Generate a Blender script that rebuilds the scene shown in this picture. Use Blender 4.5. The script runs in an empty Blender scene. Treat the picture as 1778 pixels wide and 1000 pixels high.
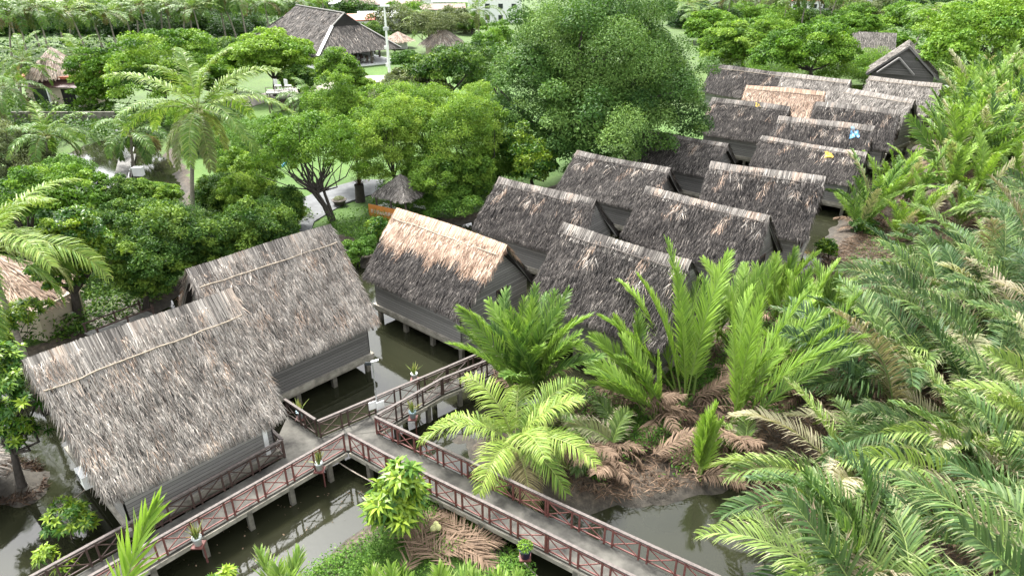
import bpy, math, random
import numpy as np
from math import radians as R
rng = np.random.default_rng(11); random.seed(5)
sc = bpy.context.scene; COL = sc.collection
# ------------------------------------------------------------------ camera, sky, sun, exposure
CAMH, FPX = 21.0, 1185.0
PITCH = math.atan(600.0 / FPX)
cd = bpy.data.cameras.new('camera'); cam = bpy.data.objects.new('camera', cd); COL.objects.link(cam)
cd.sensor_width = 36.0; cd.lens = 36.0 * FPX / 1778.0; cd.clip_end = 6000.0
cam.location = (0, 0, CAMH); cam.rotation_euler = (math.pi / 2 - PITCH, 0, 0); sc.camera = cam
SUN_EL, SUN_AZ = R(58), R(-35)          # azimuth measured from +Y towards +X
wd = bpy.data.worlds.new('World'); sc.world = wd; wd.use_nodes = True
wn = wd.node_tree.nodes; wl = wd.node_tree.links; wn.clear()
sky = wn.new('ShaderNodeTexSky'); sky.sky_type = 'NISHITA'; sky.sun_disc = False
sky.sun_elevation = SUN_EL; sky.sun_rotation = SUN_AZ; sky.air_density = 1.0; sky.dust_density = 3.0
hs = wn.new('ShaderNodeHueSaturation'); hs.inputs['Saturation'].default_value = 0.12
bg = wn.new('ShaderNodeBackground'); bg.inputs[1].default_value = 0.108
wo = wn.new('ShaderNodeOutputWorld')
wl.new(sky.outputs[0], hs.inputs['Color']); wl.new(hs.outputs[0], bg.inputs[0]); wl.new(bg.outputs[0], wo.inputs[0])
sd = bpy.data.lights.new('sun', 'SUN'); so = bpy.data.objects.new('sun', sd); COL.objects.link(so)
sd.energy = 1.5; sd.angle = R(14); sd.color = (1.0, 0.96, 0.9)
so.rotation_euler = (math.pi / 2 - SUN_EL, 0, math.pi - SUN_AZ); so.location = (0, 0, 60)
sc.view_settings.view_transform = 'Standard'; sc.view_settings.look = 'None'
sc.view_settings.exposure = 2.62; sc.view_settings.gamma = 1.0
sc.cycles.max_bounces = 6; sc.cycles.transparent_max_bounces = 8; sc.cycles.caustics_reflective = False
sc.cycles.caustics_refractive = False

# ------------------------------------------------------------------ helpers
CP, SP = math.cos(PITCH), math.sin(PITCH)
def ray(u, v):
    a, b = (u - 889) / FPX, (500 - v) / FPX
    return np.array([a, CP + b * SP, -SP + b * CP])
def at(u, v, z=0.0):
    d = ray(u, v); return np.array([0, 0, CAMH]) + d * ((z - CAMH) / d[2])
def at_y(u, v, y):
    d = ray(u, v); return np.array([0, 0, CAMH]) + d * (y / d[1])
def px(y, v=300):                        # metres per photo pixel at depth y
    d = ray(889, v); return (y / d[1]) / FPX
def unit(a):
    a = np.asarray(a, float); return a / (np.linalg.norm(a, axis=-1, keepdims=True) + 1e-9)

class MB:
    def __init__(s): s.V = []; s.F = []; s.n = 0
    def add(s, V, F, v=0.5, k=0.0):
        V = np.asarray(V, float).reshape(-1, 3); F = np.asarray(F, int); m = len(F)
        s.V.append(V); s.F.append((F + s.n, np.broadcast_to(np.asarray(v, float), (m,)), np.broadcast_to(np.asarray(k, float), (m,))))
        s.n += len(V)
    def box(s, c, size, v=0.5, k=0.0, rz=0.0):
        x, y, z = np.array(size) / 2.0
        P = np.array([[-x, -y, -z], [x, -y, -z], [x, y, -z], [-x, y, -z], [-x, -y, z], [x, -y, z], [x, y, z], [-x, y, z]])
        if rz: P = P @ np.array([[math.cos(rz), math.sin(rz), 0], [-math.sin(rz), math.cos(rz), 0], [0, 0, 1]])
        s.add(P + np.array(c), [[0, 3, 2, 1], [4, 5, 6, 7], [0, 1, 5, 4], [1, 2, 6, 5], [2, 3, 7, 6], [3, 0, 4, 7]], v, k)
    def beam(s, p, q, w, h, up=(0, 0, 1), v=0.5, k=0.0):
        p, q = np.array(p, float), np.array(q, float); d = unit(q - p); u = np.array(up, float)
        if abs(d @ u) > 0.98: u = np.array([1.0, 0, 0])
        a = unit(np.cross(d, u)); b = np.cross(a, d); a = a * w / 2; b = b * h / 2
        P = [p - a - b, p + a - b, p + a + b, p - a + b, q - a - b, q + a - b, q + a + b, q - a + b]
        s.add(P, [[0, 3, 2, 1], [4, 5, 6, 7], [0, 1, 5, 4], [1, 2, 6, 5], [2, 3, 7, 6], [3, 0, 4, 7]], v, k)
    def tube(s, pts, rad, n=6, v=0.5, k=0.0):
        pts = np.asarray(pts, float); m = len(pts); rad = np.broadcast_to(np.asarray(rad, float), (m,))
        T = unit(np.gradient(pts, axis=0)); ref = np.array([0.31, 0.2, 0.93])
        A = unit(np.cross(T, ref)); B = np.cross(T, A); th = np.arange(n) * 2 * math.pi / n
        P = pts[:, None] + rad[:, None, None] * (np.cos(th)[None, :, None] * A[:, None] + np.sin(th)[None, :, None] * B[:, None])
        i, j = np.meshgrid(np.arange(m - 1), np.arange(n), indexing='ij'); j2 = (j + 1) % n
        s.add(P, np.stack([i * n + j, i * n + j2, (i + 1) * n + j2, (i + 1) * n + j], -1).reshape(-1, 4), v, k)
    def lathe(s, prof, c=(0, 0, 0), n=16, v=0.5, k=0.0):
        prof = np.asarray(prof, float); m = len(prof); th = np.arange(n) * 2 * math.pi / n
        P = np.stack([prof[:, :1] * np.cos(th), prof[:, :1] * np.sin(th), np.repeat(prof[:, 1:], n, 1)], -1) + np.array(c)
        i, j = np.meshgrid(np.arange(m - 1), np.arange(n), indexing='ij'); j2 = (j + 1) % n
        s.add(P, np.stack([i * n + j, i * n + j2, (i + 1) * n + j2, (i + 1) * n + j], -1).reshape(-1, 4), v, k)
    def prism(s, poly, z0, z1, v=0.5, k=0.0):
        P = np.asarray(poly, float)[:, :2]; n = len(P)
        ar = np.sum(P[:, 0] * np.roll(P[:, 1], -1) - np.roll(P[:, 0], -1) * P[:, 1])
        if ar < 0: P = P[::-1]
        b = np.c_[P, np.full(n, z0)]; t = np.c_[P, np.full(n, z1)]
        s.add(np.r_[b, t], [[i, (i + 1) % n, (i + 1) % n + n, i + n] for i in range(n)], v, k)
        s.add(t, [list(range(n))], v, k); s.add(b, [list(range(n))[::-1]], v, k)
    def mesh(s, name, mat, smooth=False):
        me = bpy.data.meshes.new(name)
        V = np.concatenate(s.V); me.vertices.add(len(V)); me.vertices.foreach_set('co', V.astype(np.float32).ravel())
        L = np.concatenate([f.ravel() for f, _, _ in s.F]); tot = np.concatenate([np.full(len(f), f.shape[1]) for f, _, _ in s.F])
        me.loops.add(len(L)); me.loops.foreach_set('vertex_index', L.astype(np.int32))
        me.polygons.add(len(tot)); me.polygons.foreach_set('loop_start', np.r_[0, np.cumsum(tot)[:-1]].astype(np.int32))
        try: me.polygons.foreach_set('loop_total', tot.astype(np.int32))
        except Exception: pass
        me.polygons.foreach_set('use_smooth', np.full(len(tot), smooth))
        for nm, ix in (('v', 1), ('k', 2)):
            a = me.attributes.new(nm, 'FLOAT', 'FACE'); a.data.foreach_set('value', np.concatenate([f[ix] for f in s.F]).astype(np.float32))
        me.update(calc_edges=True)
        for m in (mat if isinstance(mat, (list, tuple)) else [mat]): me.materials.append(m)
        return me
    def build(s, name, mat, parent=None, smooth=False):
        o = bpy.data.objects.new(name, s.mesh(name, mat, smooth)); COL.objects.link(o)
        if parent is not None: o.parent = parent
        return o
def tag(o, label, cat, group=None, kind=None):
    if label: o['label'] = label
    if cat: o['category'] = cat
    if group: o['group'] = group
    if kind: o['kind'] = kind
    return o
def thing(name, label, cat, loc=(0, 0, 0), rz=0.0, group=None):
    o = bpy.data.objects.new(name, None); COL.objects.link(o); o.location = [float(c) for c in loc]; o.rotation_euler = (0, 0, rz)
    o.empty_display_size = 0.2
    return tag(o, label, cat, group)
def dup(src, loc, rz=0.0, scale=1.0, label=None, group=None):
    r = src.copy(); COL.objects.link(r); r.location = [float(c) for c in loc]; r.rotation_euler = (0, 0, rz)
    r.scale = (scale,) * 3 if np.isscalar(scale) else scale
    if label: r['label'] = label
    if group: r['group'] = group
    for ch in list(src.children):
        c = ch.copy(); COL.objects.link(c); c.parent = r
        for g in list(ch.children):
            d = g.copy(); COL.objects.link(d); d.parent = c
    return r

# ------------------------------------------------------------------ materials
def mat(name):
    m = bpy.data.materials.new(name); m.use_nodes = True; nt = m.node_tree
    return m, nt.nodes, nt.links, nt.nodes['Principled BSDF']
def attr(n, nm):
    a = n.new('ShaderNodeAttribute'); a.attribute_name = nm; return a.outputs['Fac']
def ramp(n, l, fac, stops):
    r = n.new('ShaderNodeValToRGB'); e = r.color_ramp.elements
    while len(e) < len(stops): e.new(0.5)
    for el, (p, c) in zip(e, stops): el.position = p; el.color = (*c, 1)
    l.new(fac, r.inputs[0]); return r.outputs[0]
def mixc(n, l, f, a, b, mode='MIX'):
    m = n.new('ShaderNodeMix'); m.data_type = 'RGBA'; m.blend_type = mode
    for sock, val in ((m.inputs[0], f), (m.inputs[6], a), (m.inputs[7], b)):
        if isinstance(val, (int, float)): sock.default_value = val
        elif isinstance(val, tuple): sock.default_value = (*val, 1)
        else: l.new(val, sock)
    return m.outputs[2]
def noise(n, l, scale, detail=4, coord=None, rough=0.6, dist=0.0):
    t = n.new('ShaderNodeTexNoise'); t.inputs['Scale'].default_value = scale; t.inputs['Detail'].default_value = detail
    t.inputs['Roughness'].default_value = rough; t.inputs['Distortion'].default_value = dist
    if coord is not None: l.new(coord, t.inputs['Vector'])
    return t.outputs['Fac']
def coords(n, l, kind='Object', scale=(1, 1, 1)):
    c = n.new('ShaderNodeTexCoord'); m = n.new('ShaderNodeMapping'); m.inputs['Scale'].default_value = scale
    l.new(c.outputs[kind], m.inputs[0]); return m.outputs[0]
def bump(n, l, h, strength, dist=0.02):
    b = n.new('ShaderNodeBump'); b.inputs['Strength'].default_value = strength; b.inputs['Distance'].default_value = dist
    l.new(h, b.inputs['Height']); return b.outputs[0]
def mathn(n, l, op, a, b=None):
    m = n.new('ShaderNodeMath'); m.operation = op
    for i, x in enumerate((a, b)):
        if x is None: continue
        if isinstance(x, (int, float)): m.inputs[i].default_value = x
        else: l.new(x, m.inputs[i])
    return m.outputs[0]
def plain(name, col, rough=0.6, var=0.35, scale=6.0, metal=0.0, bmp=0.15, stretch=(1, 1, 1), spec=None):
    m, n, l, p = mat(name); co = coords(n, l, 'Object', stretch); f = noise(n, l, scale, 6, co)
    lo = tuple(c * (1 - var) for c in col); hi = tuple(min(1, c * (1 + var)) for c in col)
    l.new(ramp(n, l, f, [(0.3, lo), (0.7, hi)]), p.inputs['Base Color'])
    p.inputs['Roughness'].default_value = rough; p.inputs['Metallic'].default_value = metal
    if spec is not None: p.inputs['Specular IOR Level'].default_value = spec
    if bmp: l.new(bump(n, l, f, bmp), p.inputs['Normal'])
    return m
def foliage(name, lo, mid, hi, dry=((0.12, 0.07, 0.04), (0.42, 0.33, 0.22)), trans=0.32, rough=0.5, spec=0.16):
    m, n, l, p = mat(name); v = attr(n, 'v'); k = attr(n, 'k')
    oi = n.new('ShaderNodeObjectInfo').outputs['Random']
    vv = mathn(n, l, 'ADD', v, mathn(n, l, 'MULTIPLY', mathn(n, l, 'SUBTRACT', oi, 0.5), 0.22))
    g = ramp(n, l, vv, [(0.0, lo), (0.5, mid), (1.0, hi)])
    d = ramp(n, l, v, [(0.0, dry[0]), (1.0, dry[1])])
    c = mixc(n, l, k, g, d); l.new(c, p.inputs['Base Color']); p.inputs['Roughness'].default_value = rough
    p.inputs['Specular IOR Level'].default_value = spec
    t = n.new('ShaderNodeBsdfTranslucent'); l.new(mixc(n, l, 1.0, c, (1.0, 1.0, 0.55), 'MULTIPLY'), t.inputs[0])
    ms = n.new('ShaderNodeMixShader'); ms.inputs[0].default_value = trans
    l.new(p.outputs[0], ms.inputs[1]); l.new(t.outputs[0], ms.inputs[2])
    l.new(ms.outputs[0], n['Material Output'].inputs['Surface']); return m
M = {}
M['nipa'] = foliage('nipa_leaf', (0.022, 0.062, 0.022), (0.08, 0.165, 0.036), (0.25, 0.40, 0.06), dry=((0.10, 0.07, 0.04), (0.46, 0.40, 0.30)), rough=0.42, spec=.22)
M['thicket'] = foliage('thicket_leaf', (0.022, 0.055, 0.026), (0.078, 0.15, 0.046), (0.26, 0.37, 0.085), dry=((0.12, 0.08, 0.045), (0.46, 0.40, 0.29)), rough=0.45, spec=.18)
M['coco'] = foliage('coconut_leaf', (0.03, 0.075, 0.02), (0.095, 0.19, 0.033), (0.30, 0.40, 0.08), rough=0.42, spec=.2)
M['bright'] = foliage('bright_leaf', (0.028, 0.085, 0.01), (0.105, 0.22, 0.02), (0.27, 0.41, 0.055))
M['dark'] = foliage('dark_leaf', (0.014, 0.045, 0.01), (0.058, 0.13, 0.02), (0.22, 0.33, 0.05))
M['big'] = foliage('big_tree_leaf', (0.018, 0.06, 0.015), (0.075, 0.16, 0.032), (0.21, 0.33, 0.085))
M['feather'] = foliage('feathery_leaf', (0.03, 0.085, 0.012), (0.13, 0.245, 0.03), (0.33, 0.46, 0.08), trans=0.4)
M['olive'] = foliage('olive_leaf', (0.04, 0.06, 0.025), (0.12, 0.155, 0.06), (0.28, 0.32, 0.15))
M['mango'] = foliage('mango_leaf', (0.012, 0.045, 0.01), (0.05, 0.14, 0.018), (0.30, 0.42, 0.04), rough=0.35, spec=.3)
M['weed'] = foliage('weed_leaf', (0.025, 0.07, 0.01), (0.08, 0.18, 0.025), (0.2, 0.33, 0.05))
M['dead'] = foliage('dead_frond', (0.05, 0.03, 0.02), (0.2, 0.12, 0.08), (0.45, 0.32, 0.22), dry=((0.03, 0.018, 0.012), (0.25, 0.175, 0.12)), trans=0.1, rough=0.7)
M['bark'] = plain('bark', (0.12, 0.095, 0.075), 0.9, 0.5, 5, bmp=0.5, stretch=(3, 3, 1))
M['darkbark'] = plain('dark_bark', (0.05, 0.042, 0.036), 0.9, 0.5, 5, bmp=0.5, stretch=(3, 3, 1))
M['palmbark'] = plain('palm_trunk', (0.24, 0.21, 0.18), 0.9, 0.4, 3, bmp=0.5, stretch=(1, 1, 5))
M['concrete'] = plain('weathered_concrete', (0.29, 0.27, 0.225), 0.9, 0.45, 2.5, bmp=0.2)
M['post'] = plain('concrete_post', (0.15, 0.14, 0.115), 0.9, 0.5, 3, bmp=0.2)
M['white'] = plain('white_paint', (0.72, 0.73, 0.72), 0.5, 0.08, 2, bmp=0)
M['railred'] = plain('faded_red_rail', (0.15, 0.055, 0.047), 0.65, 0.4, 9)
M['raildark'] = plain('dark_brown_rail', (0.06, 0.036, 0.03), 0.65, 0.4, 9)
M['railtop'] = plain('weathered_top_rail', (0.10, 0.083, 0.075), 0.7, 0.4, 8)
M['steel'] = plain('galvanised_steel', (0.45, 0.47, 0.48), 0.4, 0.15, 4, metal=0.6, bmp=0)
M['pole'] = plain('bamboo_pole', (0.30, 0.25, 0.19), 0.7, 0.35, 6)
M['polesdark'] = plain('old_pole', (0.09, 0.075, 0.065), 0.8, 0.35, 6)
M['black'] = plain('dark_interior', (0.012, 0.011, 0.010), 0.9, 0.3, 3, bmp=0)  # near-black colour painted in for the shade inside doorways
M['glassdark'] = plain('dark_glass', (0.03, 0.035, 0.04), 0.15, 0.3, 3, bmp=0)
M['orange'] = plain('orange_board', (0.62, 0.24, 0.06), 0.5, 0.12, 3, bmp=0)
M['redtile'] = plain('red_tile', (0.33, 0.10, 0.055), 0.8, 0.5, 5, bmp=0.4)
M['brownmetal'] = plain('brown_metal_roof', (0.10, 0.055, 0.05), 0.5, 0.25, 3)
M['brownroof'] = plain('brown_town_roof', (0.16, 0.10, 0.085), 0.7, 0.35, 1.2)
M['greyroof'] = plain('pale_town_roof', (0.55, 0.56, 0.58), 0.5, 0.12, 1)
M['redroof'] = plain('orange_town_roof', (0.55, 0.17, 0.11), 0.6, 0.2, 1)
M['beige'] = plain('beige_plaster', (0.48, 0.42, 0.32), 0.9, 0.15, 2)
M['bluedoor'] = plain('blue_grey_door', (0.30, 0.36, 0.42), 0.5, 0.1, 3, bmp=0)
M['path'] = plain('asphalt_path', (0.13, 0.135, 0.14), 0.95, 0.3, 1.2, bmp=0.1)
M['sand'] = plain('sandy_path', (0.24, 0.22, 0.19), 0.95, 0.3, 1.5, bmp=0.15)
M['tarp'] = plain('blue_tarp', (0.14, 0.42, 0.72), 0.4, 0.25, 4, bmp=0.4)
M['yellow'] = plain('yellow_bag', (0.75, 0.50, 0.06), 0.4, 0.2, 6, bmp=0.4)
M['potwhite'] = plain('white_pot', (0.62, 0.66, 0.66), 0.4, 0.12, 5, bmp=0)
M['potblue'] = plain('navy_pot', (0.02, 0.025, 0.09), 0.35, 0.2, 5, bmp=0)
M['potlight'] = plain('pale_blue_pot', (0.42, 0.55, 0.62), 0.4, 0.12, 5, bmp=0)
M['skin'] = plain('skin', (0.45, 0.27, 0.19), 0.5, 0.08, 6, bmp=0)
M['pink'] = plain('pink_cloth', (0.70, 0.26, 0.34), 0.8, 0.1, 9, bmp=0)
M['denim'] = plain('blue_cloth', (0.16, 0.24, 0.40), 0.85, 0.2, 9, bmp=0)
M['blackcloth'] = plain('black_cloth', (0.02, 0.02, 0.024), 0.85, 0.2, 9, bmp=0)
M['hair'] = plain('black_hair', (0.012, 0.01, 0.01), 0.4, 0.2, 20, bmp=0)
M['coconut'] = plain('coconut_husk', (0.45, 0.46, 0.20), 0.6, 0.25, 5)
M['hose'] = plain('pale_pipe', (0.42, 0.36, 0.30), 0.6, 0.2, 5, bmp=0)

def mk_thatch():
    m, n, l, p = mat('thatch'); v = attr(n, 'v'); k = attr(n, 'k')
    big = noise(n, l, 0.55, 3, coords(n, l)); vv = mathn(n, l, 'ADD', v, mathn(n, l, 'MULTIPLY', mathn(n, l, 'SUBTRACT', big, 0.5), 0.5))
    dk = ramp(n, l, vv, [(0.0, (0.013, 0.012, 0.012)), (0.45, (0.047, 0.041, 0.038)), (0.8, (0.115, 0.102, 0.093)), (1.0, (0.27, 0.24, 0.21))])
    gr = ramp(n, l, vv, [(0.0, (0.04, 0.037, 0.035)), (0.4, (0.19, 0.175, 0.157)), (0.75, (0.36, 0.333, 0.30)), (1.0, (0.62, 0.57, 0.51))])
    tn = ramp(n, l, vv, [(0.0, (0.14, 0.085, 0.056)), (0.4, (0.38, 0.255, 0.18)), (0.75, (0.58, 0.43, 0.32)), (1.0, (0.80, 0.66, 0.52))])
    k1 = n.new('ShaderNodeClamp'); l.new(mathn(n, l, 'MULTIPLY', k, 2.0), k1.inputs[0])
    k2 = n.new('ShaderNodeClamp'); l.new(mathn(n, l, 'SUBTRACT', mathn(n, l, 'MULTIPLY', k, 2.0), 1.0), k2.inputs[0])
    c = mixc(n, l, k2.outputs[0], mixc(n, l, k1.outputs[0], dk, gr), tn)
    l.new(c, p.inputs['Base Color']); p.inputs['Roughness'].default_value = 0.8; p.inputs['Specular IOR Level'].default_value = 0.25
    return m
M['thatch'] = mk_thatch()
def mk_planks(name, lo, hi, step=0.17):
    m, n, l, p = mat(name); c = n.new('ShaderNodeTexCoord'); s = n.new('ShaderNodeSeparateXYZ'); l.new(c.outputs['Object'], s.inputs[0])
    row = mathn(n, l, 'FLOOR', mathn(n, l, 'DIVIDE', s.outputs[2], step)); fr = mathn(n, l, 'FRACT', mathn(n, l, 'DIVIDE', s.outputs[2], step))
    wn_ = n.new('ShaderNodeTexWhiteNoise'); wn_.noise_dimensions = '1D'; l.new(row, wn_.inputs['W'])
    g = noise(n, l, 3.0, 6, coords(n, l, 'Object', (1, 1, 9)))
    f = mathn(n, l, 'ADD', mathn(n, l, 'MULTIPLY', wn_.outputs['Value'], 0.45), mathn(n, l, 'MULTIPLY', g, 0.6))
    col = ramp(n, l, f, [(0.15, lo), (0.85, hi)])
    gap = mathn(n, l, 'LESS_THAN', fr, 0.11); l.new(mixc(n, l, gap, col, tuple(x * 0.25 for x in lo)), p.inputs['Base Color'])
    p.inputs['Roughness'].default_value = 0.85; l.new(bump(n, l, mathn(n, l, 'SUBTRACT', fr, gap), 0.5, 0.02), p.inputs['Normal']); return m
M['planks'] = mk_planks('grey_planks', (0.13, 0.127, 0.12), (0.30, 0.29, 0.275))
M['planksdark'] = mk_planks('dark_planks', (0.085, 0.082, 0.078), (0.20, 0.193, 0.183))
M['bargeboard'] = plain('weathered_board', (0.17, 0.165, 0.155), 0.85, 0.35, 5, stretch=(1, 1, 6))
def mk_water():
    m, n, l, p = mat('water'); co = coords(n, l); f = noise(n, l, 0.12, 4, co)
    l.new(ramp(n, l, f, [(0.3, (0.013, 0.015, 0.008)), (0.7, (0.024, 0.025, 0.014))]), p.inputs['Base Color'])
    p.inputs['Roughness'].default_value = 0.04; p.inputs['IOR'].default_value = 1.42; p.inputs['Specular IOR Level'].default_value = 0.55
    b1 = noise(n, l, 5.0, 3, coords(n, l, 'Object', (1, 0.6, 1))); patch = noise(n, l, 0.16, 2, co)
    h = mathn(n, l, 'MULTIPLY', b1, mathn(n, l, 'POWER', patch, 2.0)); l.new(bump(n, l, h, 0.16, 0.05), p.inputs['Normal']); return m
M['water'] = mk_water()
def mk_ground():
    m, n, l, p = mat('ground'); z = n.new('ShaderNodeAttribute'); z.attribute_name = 'zone'; zf = z.outputs['Fac']; co = coords(n, l)
    fine = noise(n, l, 3.5, 8, co, 0.7); big = noise(n, l, 0.13, 4, co); tuft = noise(n, l, 18, 3, co)
    gf = mathn(n, l, 'ADD', mathn(n, l, 'MULTIPLY', fine, 0.5), mathn(n, l, 'MULTIPLY', big, 0.5))
    gf = mathn(n, l, 'ADD', gf, mathn(n, l, 'MULTIPLY', mathn(n, l, 'SUBTRACT', tuft, 0.5), 0.25)); lawn = ramp(n, l, gf, [(0.3, (0.024, 0.055, 0.006)), (0.5, (0.05, 0.112, 0.010)), (0.7, (0.09, 0.15, 0.022))])
    lit = ramp(n, l, fine, [(0.3, (0.02, 0.016, 0.012)), (0.5, (0.06, 0.046, 0.033)), (0.72, (0.14, 0.11, 0.08))])
    mud = ramp(n, l, fine, [(0.3, (0.022, 0.019, 0.015)), (0.7, (0.075, 0.066, 0.052))])
    a = n.new('ShaderNodeMapRange'); l.new(zf, a.inputs[0]); a.inputs[1].default_value = 0.05; a.inputs[2].default_value = 0.4
    b = n.new('ShaderNodeMapRange'); l.new(mathn(n, l, 'ADD', zf, mathn(n, l, 'MULTIPLY', mathn(n, l, 'SUBTRACT', fine, 0.5), 0.5)), b.inputs[0]); b.inputs[1].default_value = 0.62; b.inputs[2].default_value = 0.85
    l.new(mixc(n, l, b.outputs[0], mixc(n, l, a.outputs[0], mud, lit), lawn), p.inputs['Base Color'])
    p.inputs['Roughness'].default_value = 0.9; l.new(bump(n, l, mathn(n, l, 'ADD', fine, mathn(n, l, 'MULTIPLY', tuft, 0.4)), 0.6, 0.08), p.inputs['Normal']); return m
M['ground'] = mk_ground()
M['deck'] = plain('concrete_deck', (0.07, 0.067, 0.058), 0.9, 0.8, 1.1, bmp=0.2)

# ------------------------------------------------------------------ terrain and water
def poly(pts, z=0.0): return np.array([at(u, v, z)[:2] for u, v in pts])
def sdf(P, poly_):
    n = len(poly_); d = np.full(len(P), 1e9); ins = np.zeros(len(P), bool)
    for i in range(n):
        a, b = poly_[i], poly_[(i + 1) % n]; e = b - a; w = P - a
        t = np.clip((w @ e) / (e @ e + 1e-9), 0, 1); d = np.minimum(d, np.linalg.norm(w - t[:, None] * e, axis=1))
        c = (a[1] > P[:, 1]) != (b[1] > P[:, 1])
        xx = a[0] + (P[:, 1] - a[1]) * (b[0] - a[0]) / (b[1] - a[1] + 1e-12); ins ^= c & (P[:, 0] < xx)
    return np.where(ins, -d, d)
CHANNEL = poly([(-420, 1180), (-420, 690), (20, 640), (130, 600), (250, 560), (330, 500), (450, 440), (590, 425), (640, 470), (690, 410), (830, 385),
    (985, 330), (1095, 280), (1235, 262), (1250, 215), (1310, 160), (1560, 145), (1640, 150), (1625, 200), (1560, 290), (1500, 345), (1440, 400), (1425, 470), (1330, 490), (1260, 560),
    (1180, 630), (1120, 665), (1010, 690), (950, 715), (880, 740), (800, 765), (830, 810), (900, 850), (980, 885), (1060, 890),
    (1180, 865), (1280, 845), (1320, 905), (1400, 985), (1480, 1060), (1500, 1250), (200, 1400)])
ISLAND = poly([(690, 870), (640, 900), (575, 960), (520, 1010), (470, 1130), (930, 1180), (930, 1010), (870, 930), (790, 885)])
MOUND = poly([(-60, 830), (15, 800), (70, 805), (85, 850), (50, 880), (-20, 880), (-60, 900)])
POND = poly([(60, 330), (90, 290), (140, 255), (205, 238), (262, 245), (300, 290), (320, 340), (300, 380), (200, 370)])
def dense(lo, hi, step, far_lo, far_hi):
    a = list(np.arange(lo, hi + step, step)); g = step; x = lo
    while x > far_lo: g *= 1.22; x -= g; a.insert(0, x)
    g = step; x = a[-1]
    while x < far_hi: g *= 1.22; x += g; a.append(x)
    return np.array(a)
gx = dense(-42, 52, 0.5, -2500, 2500); gy = dense(10, 100, 0.5, -300, 5000)
X, Y = np.meshgrid(gx, gy); P2 = np.c_[X.ravel(), Y.ravel()]
dl = sdf(P2, CHANNEL); dl = np.maximum(dl, -sdf(P2, ISLAND)); dl = np.maximum(dl, -sdf(P2, MOUND)); dl = np.minimum(dl, sdf(P2, POND))
def wob(P, s, ph): return np.sin(P[:, 0] * s + ph) * np.cos(P[:, 1] * s * 1.13 + ph * 2) + 0.5 * np.sin(P[:, 0] * s * 2.3 - P[:, 1] * s * 1.9 + ph)
near = (np.abs(P2[:, 0]) < 60) & (P2[:, 1] < 130)
dl2 = dl + np.where(near, 0.25 * wob(P2, 1.7, 0.3), 0)
Z = np.clip(dl2 * 0.45, -0.9, 0.38) + np.where(near, 0.06 * wob(P2, 0.9, 1.0), 0.0)
zone = np.clip((dl2 - 0.2) / 1.2, 0, 1)
right = (P2[:, 0] > np.interp(P2[:, 1], [0, 18, 22, 30, 40, 60, 80, 110], [0, 0, -1, 2, 12, 30, 42, 60])) & (P2[:, 1] < 110)
zone = np.where(right, np.minimum(zone, 0.45 + 0.1 * wob(P2, 0.6, 2.0)), zone)
zone = np.where(sdf(P2, MOUND) < 0.8, 0.0, zone)
zone = np.where((P2[:, 1] > 132) | ((P2[:, 0] < -38) & (P2[:, 1] > 62)) | ((P2[:, 0] > 20) & (P2[:, 1] > 95)), 0.8, zone)
g = MB(); nx = len(gx); i, j = np.meshgrid(np.arange(len(gy) - 1), np.arange(nx - 1), indexing='ij')
g.add(np.c_[P2, Z], np.stack([i * nx + j, i * nx + j + 1, (i + 1) * nx + j + 1, (i + 1) * nx + j], -1).reshape(-1, 4))
go = g.build('ground', M['ground'], smooth=True); tag(go, None, None, kind='structure')
za = go.data.attributes.new('zone', 'FLOAT', 'POINT'); za.data.foreach_set('value', zone.astype(np.float32))
g = MB(); g.add([[-130, -40, 0], [130, -40, 0], [130, 150, 0], [-130, 150, 0]], [[0, 1, 2, 3]])
tag(g.build('water', M['water']), None, None, kind='structure')

# ------------------------------------------------------------------ thatched stilt huts
def strands(mb, O, U, D, N, uw, dl_, n, ln, wd_, k, vfun=None, cells=0.0, lift=(0.02, 0.10), lat=0.22, two=False, s0=0.0, s1=1.0, vm=0.45, vs=0.22, u0=0.0, u1=1.0):
    """narrow leaf strips laid on a roof plane: O corner fn, U along the ridge, D down the slope, N outward"""
    t = rng.uniform(u0, u1, n); s = rng.uniform(s0, s1, n)
    B = O(t, s); L = np.minimum(rng.uniform(ln[0], ln[1], n), dl_ * (1 - s) + rng.uniform(0.03, 0.2, n)); W = rng.uniform(wd_[0], wd_[1], n)
    dirn = unit(D + U * rng.normal(0, lat, n)[:, None]); side = unit(np.cross(dirn, N))
    side = unit(side + N * rng.normal(0, 0.35, n)[:, None])
    l0 = rng.uniform(0.01, 0.035, n); l1 = rng.uniform(lift[0], lift[1], n)
    p0 = B + N * l0[:, None]; p2 = B + dirn * L[:, None] + N * l1[:, None]
    over = np.maximum(0, s * dl_ + L - dl_); p2[:, 2] -= over * 0.35
    kk = k(t, s, n) if callable(k) else np.full(n, k); v = np.clip(rng.normal(vm, vs, n), 0, 1)
    if cells: v = v + cells * (rng.random(5000)[(np.floor(t * uw * 7 + s * 3).astype(int) * 61 + np.floor(s * dl_ * 3.2 + t * 9).astype(int) * 7) % 5000] - .5) * 2
    if vfun is not None: v = np.clip(v + vfun(t, s), 0, 1)
    w = side * W[:, None] / 2
    if two:
        p1 = (p0 + p2) / 2 + N * (np.abs(rng.normal(0.03, 0.02, n)))[:, None]
        V = np.stack([p0 - w * .7, p0 + w * .7, p1 + w, p1 - w, p2 + w * .25, p2 - w * .25], 1); b = np.arange(n)[:, None] * 6
        mb.add(V, np.r_[b + [0, 1, 2, 3], b + [3, 2, 4, 5]], np.r_[v, v], np.r_[kk, kk])
    else:
        V = np.stack([p0 - w, p0 + w, p2 + w * .4, p2 - w * .4], 1); b = np.arange(n)[:, None] * 4
        mb.add(V, b + [0, 1, 2, 3], v, kk)

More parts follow.
